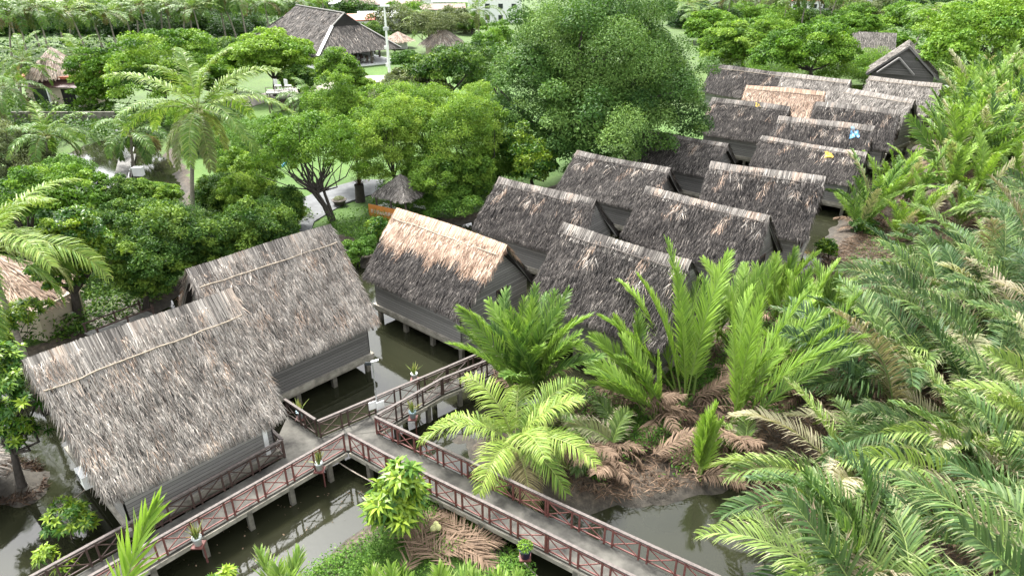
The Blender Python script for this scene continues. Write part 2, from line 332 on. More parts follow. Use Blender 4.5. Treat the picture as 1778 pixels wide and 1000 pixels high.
def hut(name, cx, cy, hd, L, w, zr, r0=0.0, r1=0.0, ze=2.9, style=0.0, ridge_k=0.45, dens=1.0, label='', tan=0.0, gable='plain', pole='dark', detail=2, cap=0.55, capv=0.5, patch=True, nmd=False):
    T = thing(name, label, 'hut', (cx, cy, 0), hd, 'thatched stilt huts over the water')
    xr0, xr1, xe0, xe1 = -L / 2 + r0, L / 2 + r1, -L / 2, L / 2
    mb = MB(); ph = rng.uniform(0, 6)
    for sgn in (-1, 1):
        a = np.array([0, 0, zr]); D = unit(np.array([0, sgn * w, ze - zr])); U = np.array([1.0, 0, 0]); N = unit(np.array([0, sgn * (zr - ze), w])); sl = math.hypot(w, zr - ze)
        def O(t, s, sgn=sgn):
            x = (1 - s) * (xr0 + t * (xr1 - xr0)) + s * (xe0 + t * (xe1 - xe0))
            sag = 0.05 * np.sin(t * 5 + ph) + 0.04 * np.sin(t * 11 + s * 7 + ph)
            return np.stack([x, sgn * w * s, zr + (ze - zr) * s + sag], -1)
        ng = 24; tt, ss = np.meshgrid(np.linspace(0.005, .995, ng), np.linspace(0, 1, 10), indexing='ij')
        top = O(tt.ravel(), ss.ravel()); bot = top - N * 0.16
        i, j = np.meshgrid(np.arange(ng - 1), np.arange(9), indexing='ij'); q = np.stack([i * 10 + j, (i + 1) * 10 + j, (i + 1) * 10 + j + 1, i * 10 + j + 1], -1).reshape(-1, 4)
        if sgn > 0: q = q[:, ::-1]
        bk = style * 0.6
        mb.add(top, q[:, ::-1], 0.06, bk); mb.add(bot, q, 0.1, 0.0)
        for e in (0, ng - 1):
            mb.add(np.r_[top[e * 10:e * 10 + 10], bot[e * 10:e * 10 + 10]], [[r, r + 1, r + 11, r + 10] for r in range(9)], 0.3, bk)
        el = np.arange(ng) * 10 + 9
        mb.add(np.r_[top[el], bot[el]], [[r, r + 1, r + 1 + ng, r + ng] for r in range(ng - 1)], 0.3, bk)
        front = sgn < 0; dn = dens * (1.0 if front else 0.45)
        def kf(t, s, n, front=front):
            kk = np.full(n, style) + rng.normal(0, 0.07, n)
            if tan > 0:
                edge = tan + 0.07 * np.sin(t * 17 + ph) + 0.05 * np.sin(t * 41 + ph) + 0.06 * (0.5 - t) + rng.normal(0, 0.035, n)
                kk = np.where(s < edge, rng.uniform(0.85, 1.0, n), kk)
            elif patch:
                pn = np.sin(t * 9 + ph) * np.sin(t * 23 + s * 5 + ph * 2) + rng.normal(0, 0.25, n)
                kk = np.where((pn > 0.9) & (s < 0.42), rng.uniform(0.6, 0.95, n), kk)
                if style > 0.3: kk = np.where((np.sin(t * 13 + ph) * np.sin(s * 11 + t * 7) + rng.normal(0, .3, n)) > 1.05, rng.uniform(0.7, 0.95, n), kk)
            return np.clip(kk, 0, 1)
        band = lambda t, s: 0.06 * np.sin(s * 38 + t * 9) + 0.10 * np.sin(t * 31 + s * 6 + ph) * np.sin(s * 17 + ph)
        area = sl * L; two = detail > 1
        n = int(area * 165 * dn)
        wdt = (0.013, 0.03) if style > .3 and detail > 1 else (0.018, 0.05) if detail > 1 else (0.03, 0.07); lng = (0.3, 0.65) if style > .3 else (0.3, 0.62)
        strands(mb, O, U, D, N, L, sl, n, lng, wdt, kf, band, .16 if style > .3 else .08, (0.03, 0.13), 0.17 if style > .3 else 0.2, two, s0=0.02, s1=0.96, vm=0.52 if style > .3 else 0.37, vs=0.17 if style > .3 else .22)
        strands(mb, O, U, D, N, L, sl, int(L * 90 * dn), (0.35, 0.65), wdt, kf, band, 0.0, (-0.02, 0.08), 0.12, two, s0=0.92, s1=0.97)
        for (ua, ub, sg) in ((-0.006, 0.02, -1), (0.98, 1.006, 1)):          # shaggy rakes
            strands(mb, O, U * 1.0, unit(D + U * sg * 0.28), N, L, sl, int(sl * 70 * dn), (0.3, 0.6), wdt, kf, None, 0.0, (-0.12, 0.05), 0.2, two, u0=ua, u1=ub, s1=0.94)
        if tan > 0 and front:
            strands(mb, O, U, D, N, L, sl, int(L * 260), (0.5, 1.0), (0.03, 0.07), kf, band, 0.12, (0.05, 0.16), 0.16, two, s0=0.05, s1=tan - 0.08, vm=0.55)
        if patch and tan == 0:                                                # loose straw slipping from the ridge
            for _ in range(4 if front else 1):
                c = rng.uniform(0.05, 0.95); s_ = rng.uniform(0.05, 0.3)
                strands(mb, O, U, D, N, L, sl, int(rng.integers(5, 26)), (0.4, 0.9), (0.02, 0.045), lambda t, s, n: rng.uniform(0.35, 0.8, n), None, 0.0, (0.05, 0.2), 0.5, two, u0=c, u1=min(1, c + 0.07), s0=s_, s1=s_ + 0.12, vm=0.62)
    mb.build('roof', M['thatch'], T)
    # ridge cap: long strips laid side by side over the ridge
    mb = MB(); n = int((xr1 - xr0) / 0.026)
    for sgn in (-1, 1):
        x = np.linspace(xr0 - 0.05, xr1 + 0.05, n) + rng.normal(0, 0.01, n); ln = cap * rng.uniform(0.7, 1.3, n) * math.hypot(w, zr - ze) / 4.4 * 2.0
        D = unit(np.array([0, sgn * w, ze - zr])); N = unit(np.array([0, sgn * (zr - ze), w]))
        sag = 0.05 * np.sin((x - xr0) / (xr1 - xr0) * 5 + ph)
        p0 = np.stack([x, np.zeros(n), zr + 0.10 + sag + rng.normal(0, 0.012, n)], -1)
        lat = rng.normal(0, 0.035, n); p1 = p0 + D * (ln * .5)[:, None] + N * rng.uniform(0.03, 0.07, n)[:, None] - N * 0.04
        p2 = p0 + D * ln[:, None] + N * rng.uniform(-0.02, 0.06, n)[:, None]; p2[:, 0] += lat
        wv = np.array([0.5, 0, 0]) * (0.032 + 0.025 * rng.random(n))[:, None]; wv[:, 2] += rng.normal(0, 0.006, n)
        pat = np.sin(x * 1.9 + ph) + 0.6 * np.sin(x * 4.7 + ph * 3) + rng.normal(0, 0.25, n)
        kk = np.clip(ridge_k - 0.12 + 0.17 * pat + rng.normal(0, .08, n), 0, .72) if patch else np.clip(ridge_k + rng.normal(0, 0.03, n), 0, 1); v = np.clip(rng.normal(capv, 0.15, n) + 0.07 * np.sin(x * 13), 0, 1)
        V = np.stack([p0 - wv, p0 + wv, p1 + wv, p1 - wv, p2 + wv * .7, p2 - wv * .7], 1); b = np.arange(n)[:, None] * 6
        mb.add(V, np.r_[b + [0, 1, 2, 3], b + [3, 2, 4, 5]], np.r_[v, v], np.r_[kk, kk])
    mb.build('ridge_cap', M['thatch'], T)
    D = unit(np.array([0, -w, ze - zr])); N = unit(np.array([0, -(zr - ze), w])); m = 14
    xs = np.linspace(xr0 + 0.1, xr1 - 0.1, m); off = cap * math.hypot(w, zr - ze) / 4.4 * 2.0 * 0.82
    pts = np.stack([xs, np.zeros(m), np.full(m, zr + 0.08)], -1) + D * (off + rng.normal(0, 0.02, m))[:, None] + N * 0.085
    mb = MB(); mb.tube(pts, 0.03 if pole == 'light' else 0.026, 6); mb.build('roof_pole', M['pole'] if pole == 'light' else M['polesdark'], T, True)
    # body
    ww = w - 0.4; xl, xh = xe0 + 0.5, xe1 - (0.3 if nmd else 0.5); zs = 1.12; slope = (zr - ze) / w
    ztop = ze + 0.4 * slope - 0.14; wm = M['planksdark'] if gable == 'dark' else M['planks']
    mb = MB(); mb.box(((xl + xh) / 2, -ww, (zs + ztop) / 2), (xh - xl - 0.08, 0.08, ztop - zs)); mb.build('side_wall', M['planks'] if name == 'stilt_hut' and style == 0 else wm, T)
    mb = MB(); mb.box(((xl + xh) / 2, ww, (zs + ztop) / 2), (xh - xl - 0.08, 0.08, ztop - zs)); mb.build('side_wall', wm, T)
    zp = zr - 0.22
    for x, sg in ((xl, -1), (xh, 1)):
        mb = MB(); a = [[-ww, zs], [ww, zs], [ww, ztop], [0.15, zp - 0.15 * slope], [-0.15, zp - 0.15 * slope], [-ww, ztop]]
        f = [[x + .04, y, z] for y, z in a]; bk_ = [[x - .04, y, z] for y, z in a]
        mb.add(f, [[0, 1, 2, 3, 4, 5]]); mb.add(bk_, [[5, 4, 3, 2, 1, 0]])
        gw = mb.build('gable_wall', wm, T)
        if sg > 0 and detail > 0:
            if gable in ('door', 'dark'):
                dy = 0.55 if gable == 'door' else 0.1
                d = MB(); d.box((x + 0.05, dy, zs + 1.05), (0.05, 0.82, 2.05)); dd = d.build('door', M['black'], T)  # no door leaf: flat black panel painted as the doorway's inner shade
                d = MB()
                for yy in (-0.45, 0.45): d.box((x + 0.075, dy + yy, zs + 1.06), (0.06, 0.08, 2.12))
                d.box((x + 0.075, dy, zs + 2.15), (0.06, 0.98, 0.08)); d.build('door_frame', M['raildark'], dd)
            else:
                for dy in ((-ww * 0.45,) if gable == 'plain' else (-ww * 0.55, ww * 0.5)):
                    d = MB(); d.box((x + 0.05, dy, zs + 1.45), (0.04, 0.75, 1.15)); dd = d.build('window', M['glassdark'], T)
                    d = MB()
                    for yy in (-0.4, 0.4, 0.0): d.box((x + 0.075, dy + yy, zs + 1.45), (0.05, 0.06, 1.27))
                    for zz in (-0.6, 0.6): d.box((x + 0.075, dy, zs + 1.45 + zz), (0.05, 0.74, 0.06))
                    d.build('window_frame', M['raildark'], dd)
    for x, e, r in ((xe0 + 0.16, xe0, xr0), (xe1 - 0.16, xe1, xr1)):
        sg = -1 if e < 0 else 1
        for s in (-1, 1):
            mb = MB(); mb.beam((r - sg * 0.10, s * 0.03, zr - 0.14), (e - sg * 0.10, s * (w - 0.1), ze - 0.06), 0.05, 0.2, up=(0, 0, 1)); mb.build('bargeboard', M['bargeboard'], T)
    mb = MB(); mb.box(((xl + xh) / 2, 0, zs - 0.14), (xh - xl + 0.36, 2 * ww + 0.34, 0.27)); mb.box(((xl + xh) / 2, 0, zs - 0.36), (xh - xl + 0.2, 2 * ww + 0.16, 0.17)); mb.build('floor_slab', M['concrete'], T)
    if detail > 0:
        for xx in np.linspace(xl + 0.15, xh - 0.15, 4):
            for yy in (-ww + 0.12, ww - 0.12):
                mb = MB(); mb.box((xx, yy, -0.15), (0.24, 0.24, 1.65)); mb.build('stilt', M['post'], T)
        # rafter tails under the front eave
    for xx in np.linspace(xe0 + 0.4, xe1 - 0.4, 6):
        mb = MB(); mb.beam((xx, -w * 0.55, ze + 0.45 * (zr - ze) - 0.24), (xx, -w - 0.06, ze - 0.22), 0.06, 0.08); mb.build('rafter', M['polesdark'], T)
    return T
HUTS = {'A': (-14.974, 23.646, 0.827, 7.053, 3.839, 7.471, -0.336, 0.431), 'B': (-12.438, 31.432, 0.797, 7.633, 3.743, 7.428, -0.0, -0.009), 'C': (-3.826, 37.004, -0.706, 8.113, 3.206, 6.348, -0.176, 0.572), 'D': (2.324, 44.569, -0.666, 8.825, 2.651, 5.977, 0.36, -0.462), 'E': (6.216, 33.877, -0.708, 8.593, 3.13, 6.534, 0.074, -0.564), 'F': (8.715, 53.22, -0.649, 8.297, 2.876, 5.489, 0.061, 0.068), 'G': (15.663, 61.877, -0.681, 8.499, 2.881, 5.127, 0.361, 0.024), 'H': (12.564, 42.133, -0.705, 9.331, 2.451, 5.94, 0.381, -0.436), 'I': (18.005, 47.157, -0.516, 7.555, 3.092, 6.548, 0.0, 0.197), 'J': (26.511, 59.269, -0.669, 8.709, 2.509, 5.071, -0.141, -0.0), 'K': (29.195, 63.736, -0.558, 8.205, 2.9, 6.1, 0.0, -0.0), 'L': (24.818, 72.182, -0.646, 8.089, 2.9, 6.1, 0.0, 0.0), 'M': (31.056, 79.496, -0.507, 8.441, 2.9, 6.1, 0.0, -0.0), 'N': (35.069, 70.208, -0.548, 7.846, 2.9, 6.1, 0.0, -0.0), 'O': (31.194, 93.176, -0.751, 10.045, 2.9, 6.1, 0.0, -0.0), 'P': (37.746, 87.318, -0.654, 7.994, 2.9, 6.1, -0.0, 0.0), 'Q': (40.264, 76.432, -0.91, 7.638, 2.9, 6.1, 0.0, 0.0), 'R': (47.382, 84.76, -0.684, 7.896, 2.9, 6.1, 0.0, -0.0)}
HL = {
 'A': 'large pale grey thatched hut nearest the viewer, beside the railed walkway',
 'B': 'pale grey thatched hut right behind the nearest one, open water under its slab',
 'C': 'dark thatched hut with fresh tan straw over its ridge and an open door',
 'D': 'dark thatched hut behind the tan ridged hut, roof streaked with pale straw',
 'E': 'dark thatched hut right of the tan ridged hut, behind the green nipa clump',
 'F': 'brown grey thatched hut next behind the straw streaked one, below the big tree',
 'G': 'brown thatched hut at the right foot of the big round tree',
 'H': 'dark thatched hut with loose pinkish straw heaped along its ridge',
 'I': 'dark thatched hut with pale ridge and a brown straw fringe hanging at its gable',
 'J': 'dark thatched hut with a yellow bag lying on its roof',
 'K': 'dark thatched hut with a blue tarp lying on its roof',
 'L': 'very dark thatched hut half hidden by the right edge of the big tree',
 'M': 'hut wholly roofed in fresh tan straw in the far cluster',
 'N': 'dark brown thatched hut behind the blue tarp roof',
 'O': 'dark thatched hut farthest left in the far cluster behind the tan roof',
 'P': 'small light grey hut right behind the tan roofed one',
 'Q': 'light grey thatched hut with a straight pale pole, front one of the far grey pair',
 'R': 'light grey thatched hut in front of the twin gabled hut'}
HS = dict(A=dict(style=0.5, ridge_k=0.5, pole='light', dens=1.8, cap=0.6, capv=.58, patch=True), B=dict(gable='dark', style=0.5, ridge_k=0.5, pole='light', dens=1.65, cap=0.5),
 C=dict(tan=0.42, ridge_k=0.97, pole='light', gable='door', nmd=True, cap=0.42, dens=1.3, capv=0.6, patch=False), D=dict(ridge_k=0.5, gable='dark'), E=dict(ridge_k=0.42, gable='dark'), F=dict(ridge_k=0.42, gable='dark', style=0.06),
 G=dict(ridge_k=0.3, gable='dark', style=0.12, detail=1), H=dict(ridge_k=0.62, gable='dark'), I=dict(ridge_k=0.62, gable='window', nmd=True), J=dict(ridge_k=0.6, gable='window', detail=1, nmd=True),
 K=dict(ridge_k=0.6, gable='dark', detail=1), L=dict(ridge_k=0.4, detail=1, gable='dark'), M=dict(style=0.9, ridge_k=0.95, detail=1, patch=False), N=dict(ridge_k=0.45, detail=1, gable='dark'),
 O=dict(ridge_k=0.2, detail=1, pole='light', gable='dark'), P=dict(style=0.42, ridge_k=0.5, detail=1, pole='light', patch=False), Q=dict(style=0.42, ridge_k=0.5, detail=1, pole='light', patch=False),
 R=dict(style=0.42, ridge_k=0.52, detail=1, pole='light', patch=False))
HT = {}
for nm, (cx, cy, hd, L, w, zr, r0, r1) in HUTS.items():
    kw = dict(HS[nm]); far = kw.get('detail', 2) < 2
    if nm not in 'AB': kw.setdefault('cap', 0.36)
    if far: kw['dens'] = 0.62
    HT[nm] = hut('stilt_hut', cx, cy, hd, L, w, zr, r0, r1, label=HL[nm], **kw)

# ------------------------------------------------------------------ walkway, railings, planters
DZ, TZ = 1.1, 2.05
RL = {'a1': [(-60, 1062), (490, 763), (470, 744)], 'a2': [(-20, 1099), (597, 752)], 'd2': [(604, 752), (670, 788), (950, 925), (1180, 1040)], 'd1': [(650, 723), (950, 864), (1330, 1038)],
      'c1': [(551, 731), (776, 637), (862, 600)], 'c2': [(655, 720), (767, 657), (880, 612)], 'b': [(547, 728), (494, 693)]}
RP = {k: [at(u, v, TZ)[:2] for u, v in p] for k, p in RL.items()}
def off(p, q, o):
    d = unit(np.array(q) - np.array(p)); return np.array([-d[1], d[0]]) * o
walk = bpy.data.objects.new('walkway', None); COL.objects.link(walk); walk['kind'] = 'structure'
def deckpoly(name, pts, dz=0.0):
    mb = MB(); mb.prism(pts, DZ - 0.16 + dz, DZ + dz); return mb.build(name, M['deck'], walk)
a1, a2, d1, d2, c1, c2, b_ = (RP[k] for k in ('a1', 'a2', 'd1', 'd2', 'c1', 'c2', 'b'))
deckpoly('deck', [a1[0], a1[1], a2[1], a2[0]])
deckpoly('deck', [a1[1], a1[2], b_[1], b_[0], c1[0], c2[0], d1[0], d2[0], a2[1]], 0.004)
deckpoly('deck', [d2[0], d2[1], d2[2], d2[3], d1[2], d1[1], d1[0]], 0.008)
deckpoly('deck', [c1[0], c1[1], c1[2], c2[2], c2[1], c2[0]], 0.012)
for ln in ('a2', 'd2', 'd1', 'c2', 'a1', 'c1'):
    P = RP[ln]
    for p, q in zip(P[:-1], P[1:]):
        L = np.linalg.norm(q - p); n = max(1, int(L / 1.7)); d = (q - p) / L
        mb = MB(); o = off(p, q, 0.0); mb.beam((*p, DZ - 0.19), (*q, DZ - 0.19), 0.16, 0.2); mb.build('edge_beam', M['concrete'], walk)
        for i in range(n):
            c = p + d * (i + 0.5) * L / n; mb = MB(); mb.box((*c, 0.0), (0.2, 0.2, 1.9), rz=math.atan2(d[1], d[0])); mb.build('pile', M['post'], walk)
def railing(pts, label, m, mtop, out=0.0):
    p0 = pts[0]; T = thing('railing', label, 'railing', (*p0, DZ), 0, 'railings along the concrete walkway')
    for p, q in zip(pts[:-1], pts[1:]):
        p = np.array(p) - p0; q = np.array(q) - p0; L = np.linalg.norm(q - p); d = (q - p) / L; rz = math.atan2(d[1], d[0])
        mb = MB(); mb.beam((*p, TZ - DZ), (*q, TZ - DZ), 0.12, 0.055); mb.build('top_rail', mtop, T)
        for z in (0.13, 0.80):
            mb = MB(); mb.beam((*p, z), (*q, z), 0.045, 0.045); mb.build('rail', m, T)
        n = max(1, round(L / 1.32)); st = L / n
        for i in range(n):
            x0 = i * st + 0.05; x1 = (i + 1) * st - (0.27 if i < n - 1 else 0.05)
            for x in (x0, x1):
                c = p + d * x; mb = MB(); mb.box((*c, 0.46), (0.065, 0.065, 0.92), rz=rz); mb.build('post', m, T)
            nrm = np.array([-d[1], d[0]]) * 0.017; mb = MB()
            A, B = p + d * (x0 + .03), p + d * (x1 - .03)
            mb.beam((*(A + nrm), 0.15), (*(B + nrm), 0.79), 0.03, 0.035); mb.beam((*(A - nrm), 0.79), (*(B - nrm), 0.15), 0.03, 0.035)
            mb.build('cross_brace', m, T)
    return T
railing(a1, 'dark brown railing running below the eave of the nearest hut', M['raildark'], M['railtop'])
railing(a2, 'dull red railing with white potted plants over the lower left pond', M['railred'], M['railtop'])
railing(d2, 'red railing on the weedy island side of the straight walkway', M['railred'], M['railtop'])
railing(d1, 'red railing passing under the young coconut palm fronds', M['railred'], M['railtop'])
railing(c1, 'dark railing carrying the thin lamp post over open water', M['raildark'], M['railtop'])
railing(c2, 'short dark railing behind the white sign boards', M['raildark'], M['railtop'])
railing(b_, 'short dark railing between the two pale grey huts', M['raildark'], M['railtop'])
def blade_plant(mb, c, n, h, spread, w, v=(0.4, 0.9), k=0.0, curve=0.3):
    for _ in range(n):
        a = rng.uniform(0, 2 * math.pi); tl = abs(rng.normal(0, spread)); L = h * rng.uniform(0.55, 1.0); d = np.array([math.cos(a) * tl, math.sin(a) * tl, 1.0]); d = unit(d)
        s = np.array([-math.sin(a), math.cos(a), 0]) * w / 2; p0 = np.array(c) + np.array([math.cos(a), math.sin(a), 0]) * 0.05
        p1 = p0 + d * L * .5; p2 = p0 + d * L + np.array([math.cos(a), math.sin(a), -0.4]) * L * curve * tl
        vv = rng.uniform(*v); mb.add([p0 - s * .6, p0 + s * .6, p1 + s, p1 - s, p2 + s * .15, p2 - s * .15], [[0, 1, 2, 3], [3, 2, 4, 5]], [vv, min(1, vv + .1)], k)
M['sansev'] = foliage('sansevieria', (0.05, 0.10, 0.03), (0.17, 0.24, 0.07), (0.50, 0.48, 0.18), trans=0.15)
def planter(uv, label, potm, kind='sansev', zt=1.42, hole=1.0):
    P = at(uv[0], uv[1], zt); T = thing('planter', label, 'potted plant', (P[0], P[1], zt - 0.36), 0, 'potted plants on brackets along the railings')
    mb = MB(); r = 0.17 * hole; mb.lathe([(0.0, 0.0), (r * .78, 0.0), (r, 0.32), (r * 1.08, 0.33), (r * 1.08, 0.37), (r * .93, 0.37), (r * .9, 0.31), (0, 0.31)], n=18); mb.build('pot', potm, T, True)
    mb = MB(); mb.box((0, 0, -0.03), (0.42, 0.42, 0.05)); mb.beam((0.1, 0.1, -0.06), (0.1, 0.1, -1.5), 0.05, 0.05); mb.build('bracket', M['railred'], T)
    mb = MB()
    if kind == 'sansev': blade_plant(mb, (0, 0, 0.30), 34, 0.75, 0.28, 0.055); mm = M['sansev']
    else: crown_pts(mb, [((0, 0, 0.5), (0.3, 0.3, 0.2))], 420, 0.09, 0.05, 0.75); mm = M['bright']
    mb.build('foliage', mm, T)
def crown_pts(mb, blobs, n, ll, lw, vm=0.5, vs=0.14, shell=0.55, up=0.5, bv=0.13, k=0.0, droop=0.25):
    blobs = [(np.array(c, float), np.broadcast_to(np.array(r, float), (3,))) for c, r in blobs]
    wts = np.array([(r[0] * r[1] + r[0] * r[2] + r[1] * r[2]) for _, r in blobs]); wts = wts / wts.sum()
    ix = rng.choice(len(blobs), n, p=wts); C = np.array([c for c, _ in blobs])[ix]; Rr = np.array([r for _, r in blobs])[ix]
    bvv = rng.normal(0, bv, len(blobs))[ix]
    d = unit(rng.normal(0, 1, (n, 3))); d[:, 2] = np.where(d[:, 2] < -0.25, -d[:, 2] * rng.random(n), d[:, 2]); d = unit(d)
    rr = rng.uniform(shell, 1.06, n) ** 0.8; P = C + d * Rr * rr[:, None]
    nn = unit(d * 0.7 + np.array([0, 0, up]) + rng.normal(0, 0.55, (n, 3)))
    t = unit(np.cross(nn, rng.normal(0, 1, (n, 3)))); t[:, 2] -= droop; t = unit(t); b = unit(np.cross(nn, t))
    sf = rng.uniform(.65, 1.4, len(blobs))[ix][:, None]; L = ll * sf * rng.uniform(0.6, 1.25, n)[:, None]; W = lw * sf * rng.uniform(0.6, 1.25, n)[:, None]
    V = np.stack([P - t * L * .5, P + b * W * .5, P + t * L * .5 - nn * L * 0.08, P - b * W * .5], 1)
    v = np.clip(rng.normal(vm, vs, n) + bvv, 0, 1)
    mb.add(V, np.arange(n)[:, None] * 4 + [0, 1, 2, 3], v, k)
planter((553, 803), 'sansevieria in a white pot on the red railing near the walkway corner', M['potwhite'])
planter((341, 932), 'sansevieria in a white pot on the red railing lower down the walkway', M['potwhite'])
planter((520, 714), 'sansevieria in a pale blue pot beside the short railing between the pale huts', M['potlight'])
planter((719, 648), 'sansevieria in a white pot on the dark railing over open water', M['potwhite'])
planter((716, 714), 'sansevieria in a pale blue pot below the white sign boards', M['potlight'])
planter((912, 953), 'yellow green bushy plant in a navy pot outside the red railing', M['potblue'], 'bush', hole=1.25)
P = at(657, 725, DZ); T = thing('lamp_post', 'thin grey lamp post with a small flat lamp at the walkway junction', 'lamp post', (P[0], P[1], DZ))
mb = MB(); mb.tube([(0, 0, 0), (0, 0, 3.1)], 0.032, 8); mb.build('pole', M['steel'], T, True)
mb = MB(); mb.beam((-0.05, 0, 3.1), (0.28, 0.05, 3.18), 0.13, 0.05); mb.build('lamp_head', M['steel'], T)
mb = MB(); mb.box((-0.2, 0, 3.0), (0.28, 0.03, 0.16)); mb.build('solar_panel', M['glassdark'], T)
S = thing('sign_board', 'pair of small white boards on the railing at the foot of the lamp post', 'sign', (P[0], P[1] - 0.12, DZ + 0.75))
for dx in (-0.2, 0.2):
    mb = MB(); mb.box((dx, -dx * .35, 0.05 + dx * .3), (0.37, 0.03, 0.42), rz=0.55); mb.build('board', M['white'], S)
# hut A fittings
A = HUTS['A']
def hutpt(nm, x, y, z):
    cx, cy, hd = HUTS[nm][:3]; return np.array([cx + x * math.cos(hd) - y * math.sin(hd), cy + x * math.sin(hd) + y * math.cos(hd), z])
p = at(147, 828, 2.3); T = thing('air_conditioner', 'white air conditioner box on the left gable of the nearest hut', 'air conditioner', p, A[2])
mb = MB(); mb.box((0, 0, 0), (0.36, 0.85, 0.58)); mb.build('casing', M['white'], T)
mb = MB(); mb.lathe([(0, 0), (0.2, 0), (0.2, 0.02), (0, 0.02)], n=20); f = mb.build('fan_grille', M['glassdark'], T); f.rotation_euler = (0, -math.pi / 2, 0); f.location = (-0.18, 0.12, 0)
p = hutpt('A', A[3] / 2 - 0.85, -A[4] + 0.38, 1.13); T = thing('downpipe', 'white square pipe standing against the wall of the nearest hut', 'pipe', p, A[2])
mb = MB(); mb.box((0, 0, 0.95), (0.2, 0.12, 1.9)); mb.box((0, 0, 1.86), (0.26, 0.16, 0.12)); mb.build('pipe', M['white'], T)
C_ = HUTS['C']; p = hutpt('C', C_[3] / 2 - 0.45, -0.75, 3.5); T = thing('flood_lamp', 'small white lamp on the gable wall left of the open door', 'lamp', p, C_[2])
mb = MB(); mb.lathe([(0, 0.0), (0.12, 0.0), (0.14, 0.12), (0.05, 0.2), (0, 0.2)], n=14); mb.build('lamp_head', M['white'], T, True)
mb = MB(); mb.beam((0, 0, 0.18), (-0.16, 0, 0.3), 0.04, 0.04); mb.build('arm', M['steel'], T)
# litter on roofs
def roof_sheet(nm, x, s, size, m, name, label, cat):
    cx, cy, hd, L, w, zr, *_ = HUTS[nm]; sl = math.hypot(w, zr - 2.9); D = np.array([0, -w, 2.9 - zr]) / sl; N = np.array([0, -(zr - 2.9), w]) / sl
    mb = MB(); n = 9; u, t = np.meshgrid(np.linspace(-.5, .5, n), np.linspace(-.5, .5, n), indexing='ij')
    r = 1 + 0.25 * np.sin(np.arctan2(t, u) * 3 + 1) ; H = 0.10 + 0.05 * np.sin(u * 9) * np.cos(t * 8) + rng.normal(0, 0.012, u.shape)
    Pp = np.array([x, 0, zr]) + (u * size[0] * r + 0.25 * t)[..., None] * np.array([1, 0, 0]) + (s * sl + t * size[1] * r)[..., None] * D + H[..., None] * N
    i, j = np.meshgrid(np.arange(n - 1), np.arange(n - 1), indexing='ij'); F = np.stack([i * n + j, (i + 1) * n + j, (i + 1) * n + j + 1, i * n + j + 1], -1).reshape(-1, 4)
    mb.add(Pp, F[:, ::-1]); o = mb.build(name, m); o.location = (cx, cy, 0); o.rotation_euler = (0, 0, hd); tag(o, label, cat)
    sm = o.modifiers.new('thick', 'SOLIDIFY'); sm.thickness = 0.03
roof_sheet('K', 2.7, 0.2, (0.75, 1.0), M['tarp'], 'blue_tarp', 'crumpled light blue tarp on the ridge of a dark hut', 'tarp')
roof_sheet('J', 1.6, 0.24, (0.6, 0.5), M['yellow'], 'plastic_bag', 'yellow and white plastic bag among straw on a dark roof', 'bag')
roof_sheet('L', 0.9, 0.06, (0.5, 0.4), M['yellow'], 'plastic_bag', 'small yellow scrap on the ridge of the very dark hut', 'bag')
# people at the open door
def person(loc, rz, label, joints, edges, radii, mats, zones):
    me = bpy.data.meshes.new('person'); me.from_pydata([tuple(j) for j in joints], edges, []); o = bpy.data.objects.new('person', me); COL.objects.link(o)
    o.location = [float(c) for c in loc]; o.rotation_euler = (0, 0, rz); tag(o, label, 'person', 'people at the open hut door'); me.materials.append(mats)
    sk = o.modifiers.new('skin', 'SKIN'); ly = me.skin_vertices[0] if me.skin_vertices else None
    if ly is None: return o
    for i, r in enumerate(radii): ly.data[i].radius = (r, r)
    ly.data[0].use_root = True; ss = o.modifiers.new('sub', 'SUBSURF'); ss.levels = ss.render_levels = 2; return o
def sitting(loc, rz, label, top, legs, lean=0.12):
    J = [(0, 0, .12), (0.03, 0, .30), (lean, 0, .55), (lean + .02, 0, .64), (lean + .04, 0, .74), (lean + .05, 0, .86)]; Ed = [(0, 1), (1, 2), (2, 3), (3, 4), (4, 5)]; Rd = [.15, .14, .15, .06, .085, .09]
    for s in (-1, 1):
        b = len(J); J += [(.03, s * .12, .10), (.42, s * .14, .24), (.50, s * .13, -.12), (.62, s * .13, -.16)]; Ed += [(0, b), (b, b + 1), (b + 1, b + 2), (b + 2, b + 3)]; Rd += [.10, .065, .045, .04]
        c = len(J); J += [(lean, s * .19, .53), (lean + .08, s * .25, .30), (lean + .30, s * .15, .27), (lean + .38, s * .13, .27)]; Ed += [(2, c), (c, c + 1), (c + 1, c + 2), (c + 2, c + 3)]; Rd += [.06, .045, .032, .028]
        for f in range(5):
            q = len(J); J += [(lean + (.44 if f else .40), s * (.10 + .022 * f), .27 - .004 * f), (lean + (.48 if f else .42), s * (.10 + .022 * f - (0.02 if not f else 0)), .25)]; Ed += [(c + 3, q), (q, q + 1)]; Rd += [.01, .008]
    o = person(loc, rz, label, J, Ed, Rd, M['skin'], None)
    mb = MB(); mb.lathe([(0.0, 0.97), (0.07, 0.95), (0.108, 0.88), (0.105, 0.80), (0.085, 0.74)], (lean + .03, 0, 0), 14); mb.build('hair', M['hair'], o, True)
    mb = MB(); mb.tube([(0, 0, .1), (.03, 0, .3), (lean, 0, .5), (lean + .015, 0, .6)], [.17, .16, .185, .09], 14)
    for s in (-1, 1): mb.tube([(lean, s * .15, .54), (lean + .04, s * .22, .42), (lean + .08, s * .25, .31)], [.075, .065, .06], 10)
    mb.build('shirt', top, o, True)
    for s in (-1, 1):
        mb = MB(); mb.tube([(0, s * .09, .1), (.2, s * .13, .17), (.42, s * .14, .24), (.46, s * .135, .05), (.50, s * .13, -.1)], [.12, .095, .08, .065, .055], 10); mb.build('trouser_leg', legs, o, True)
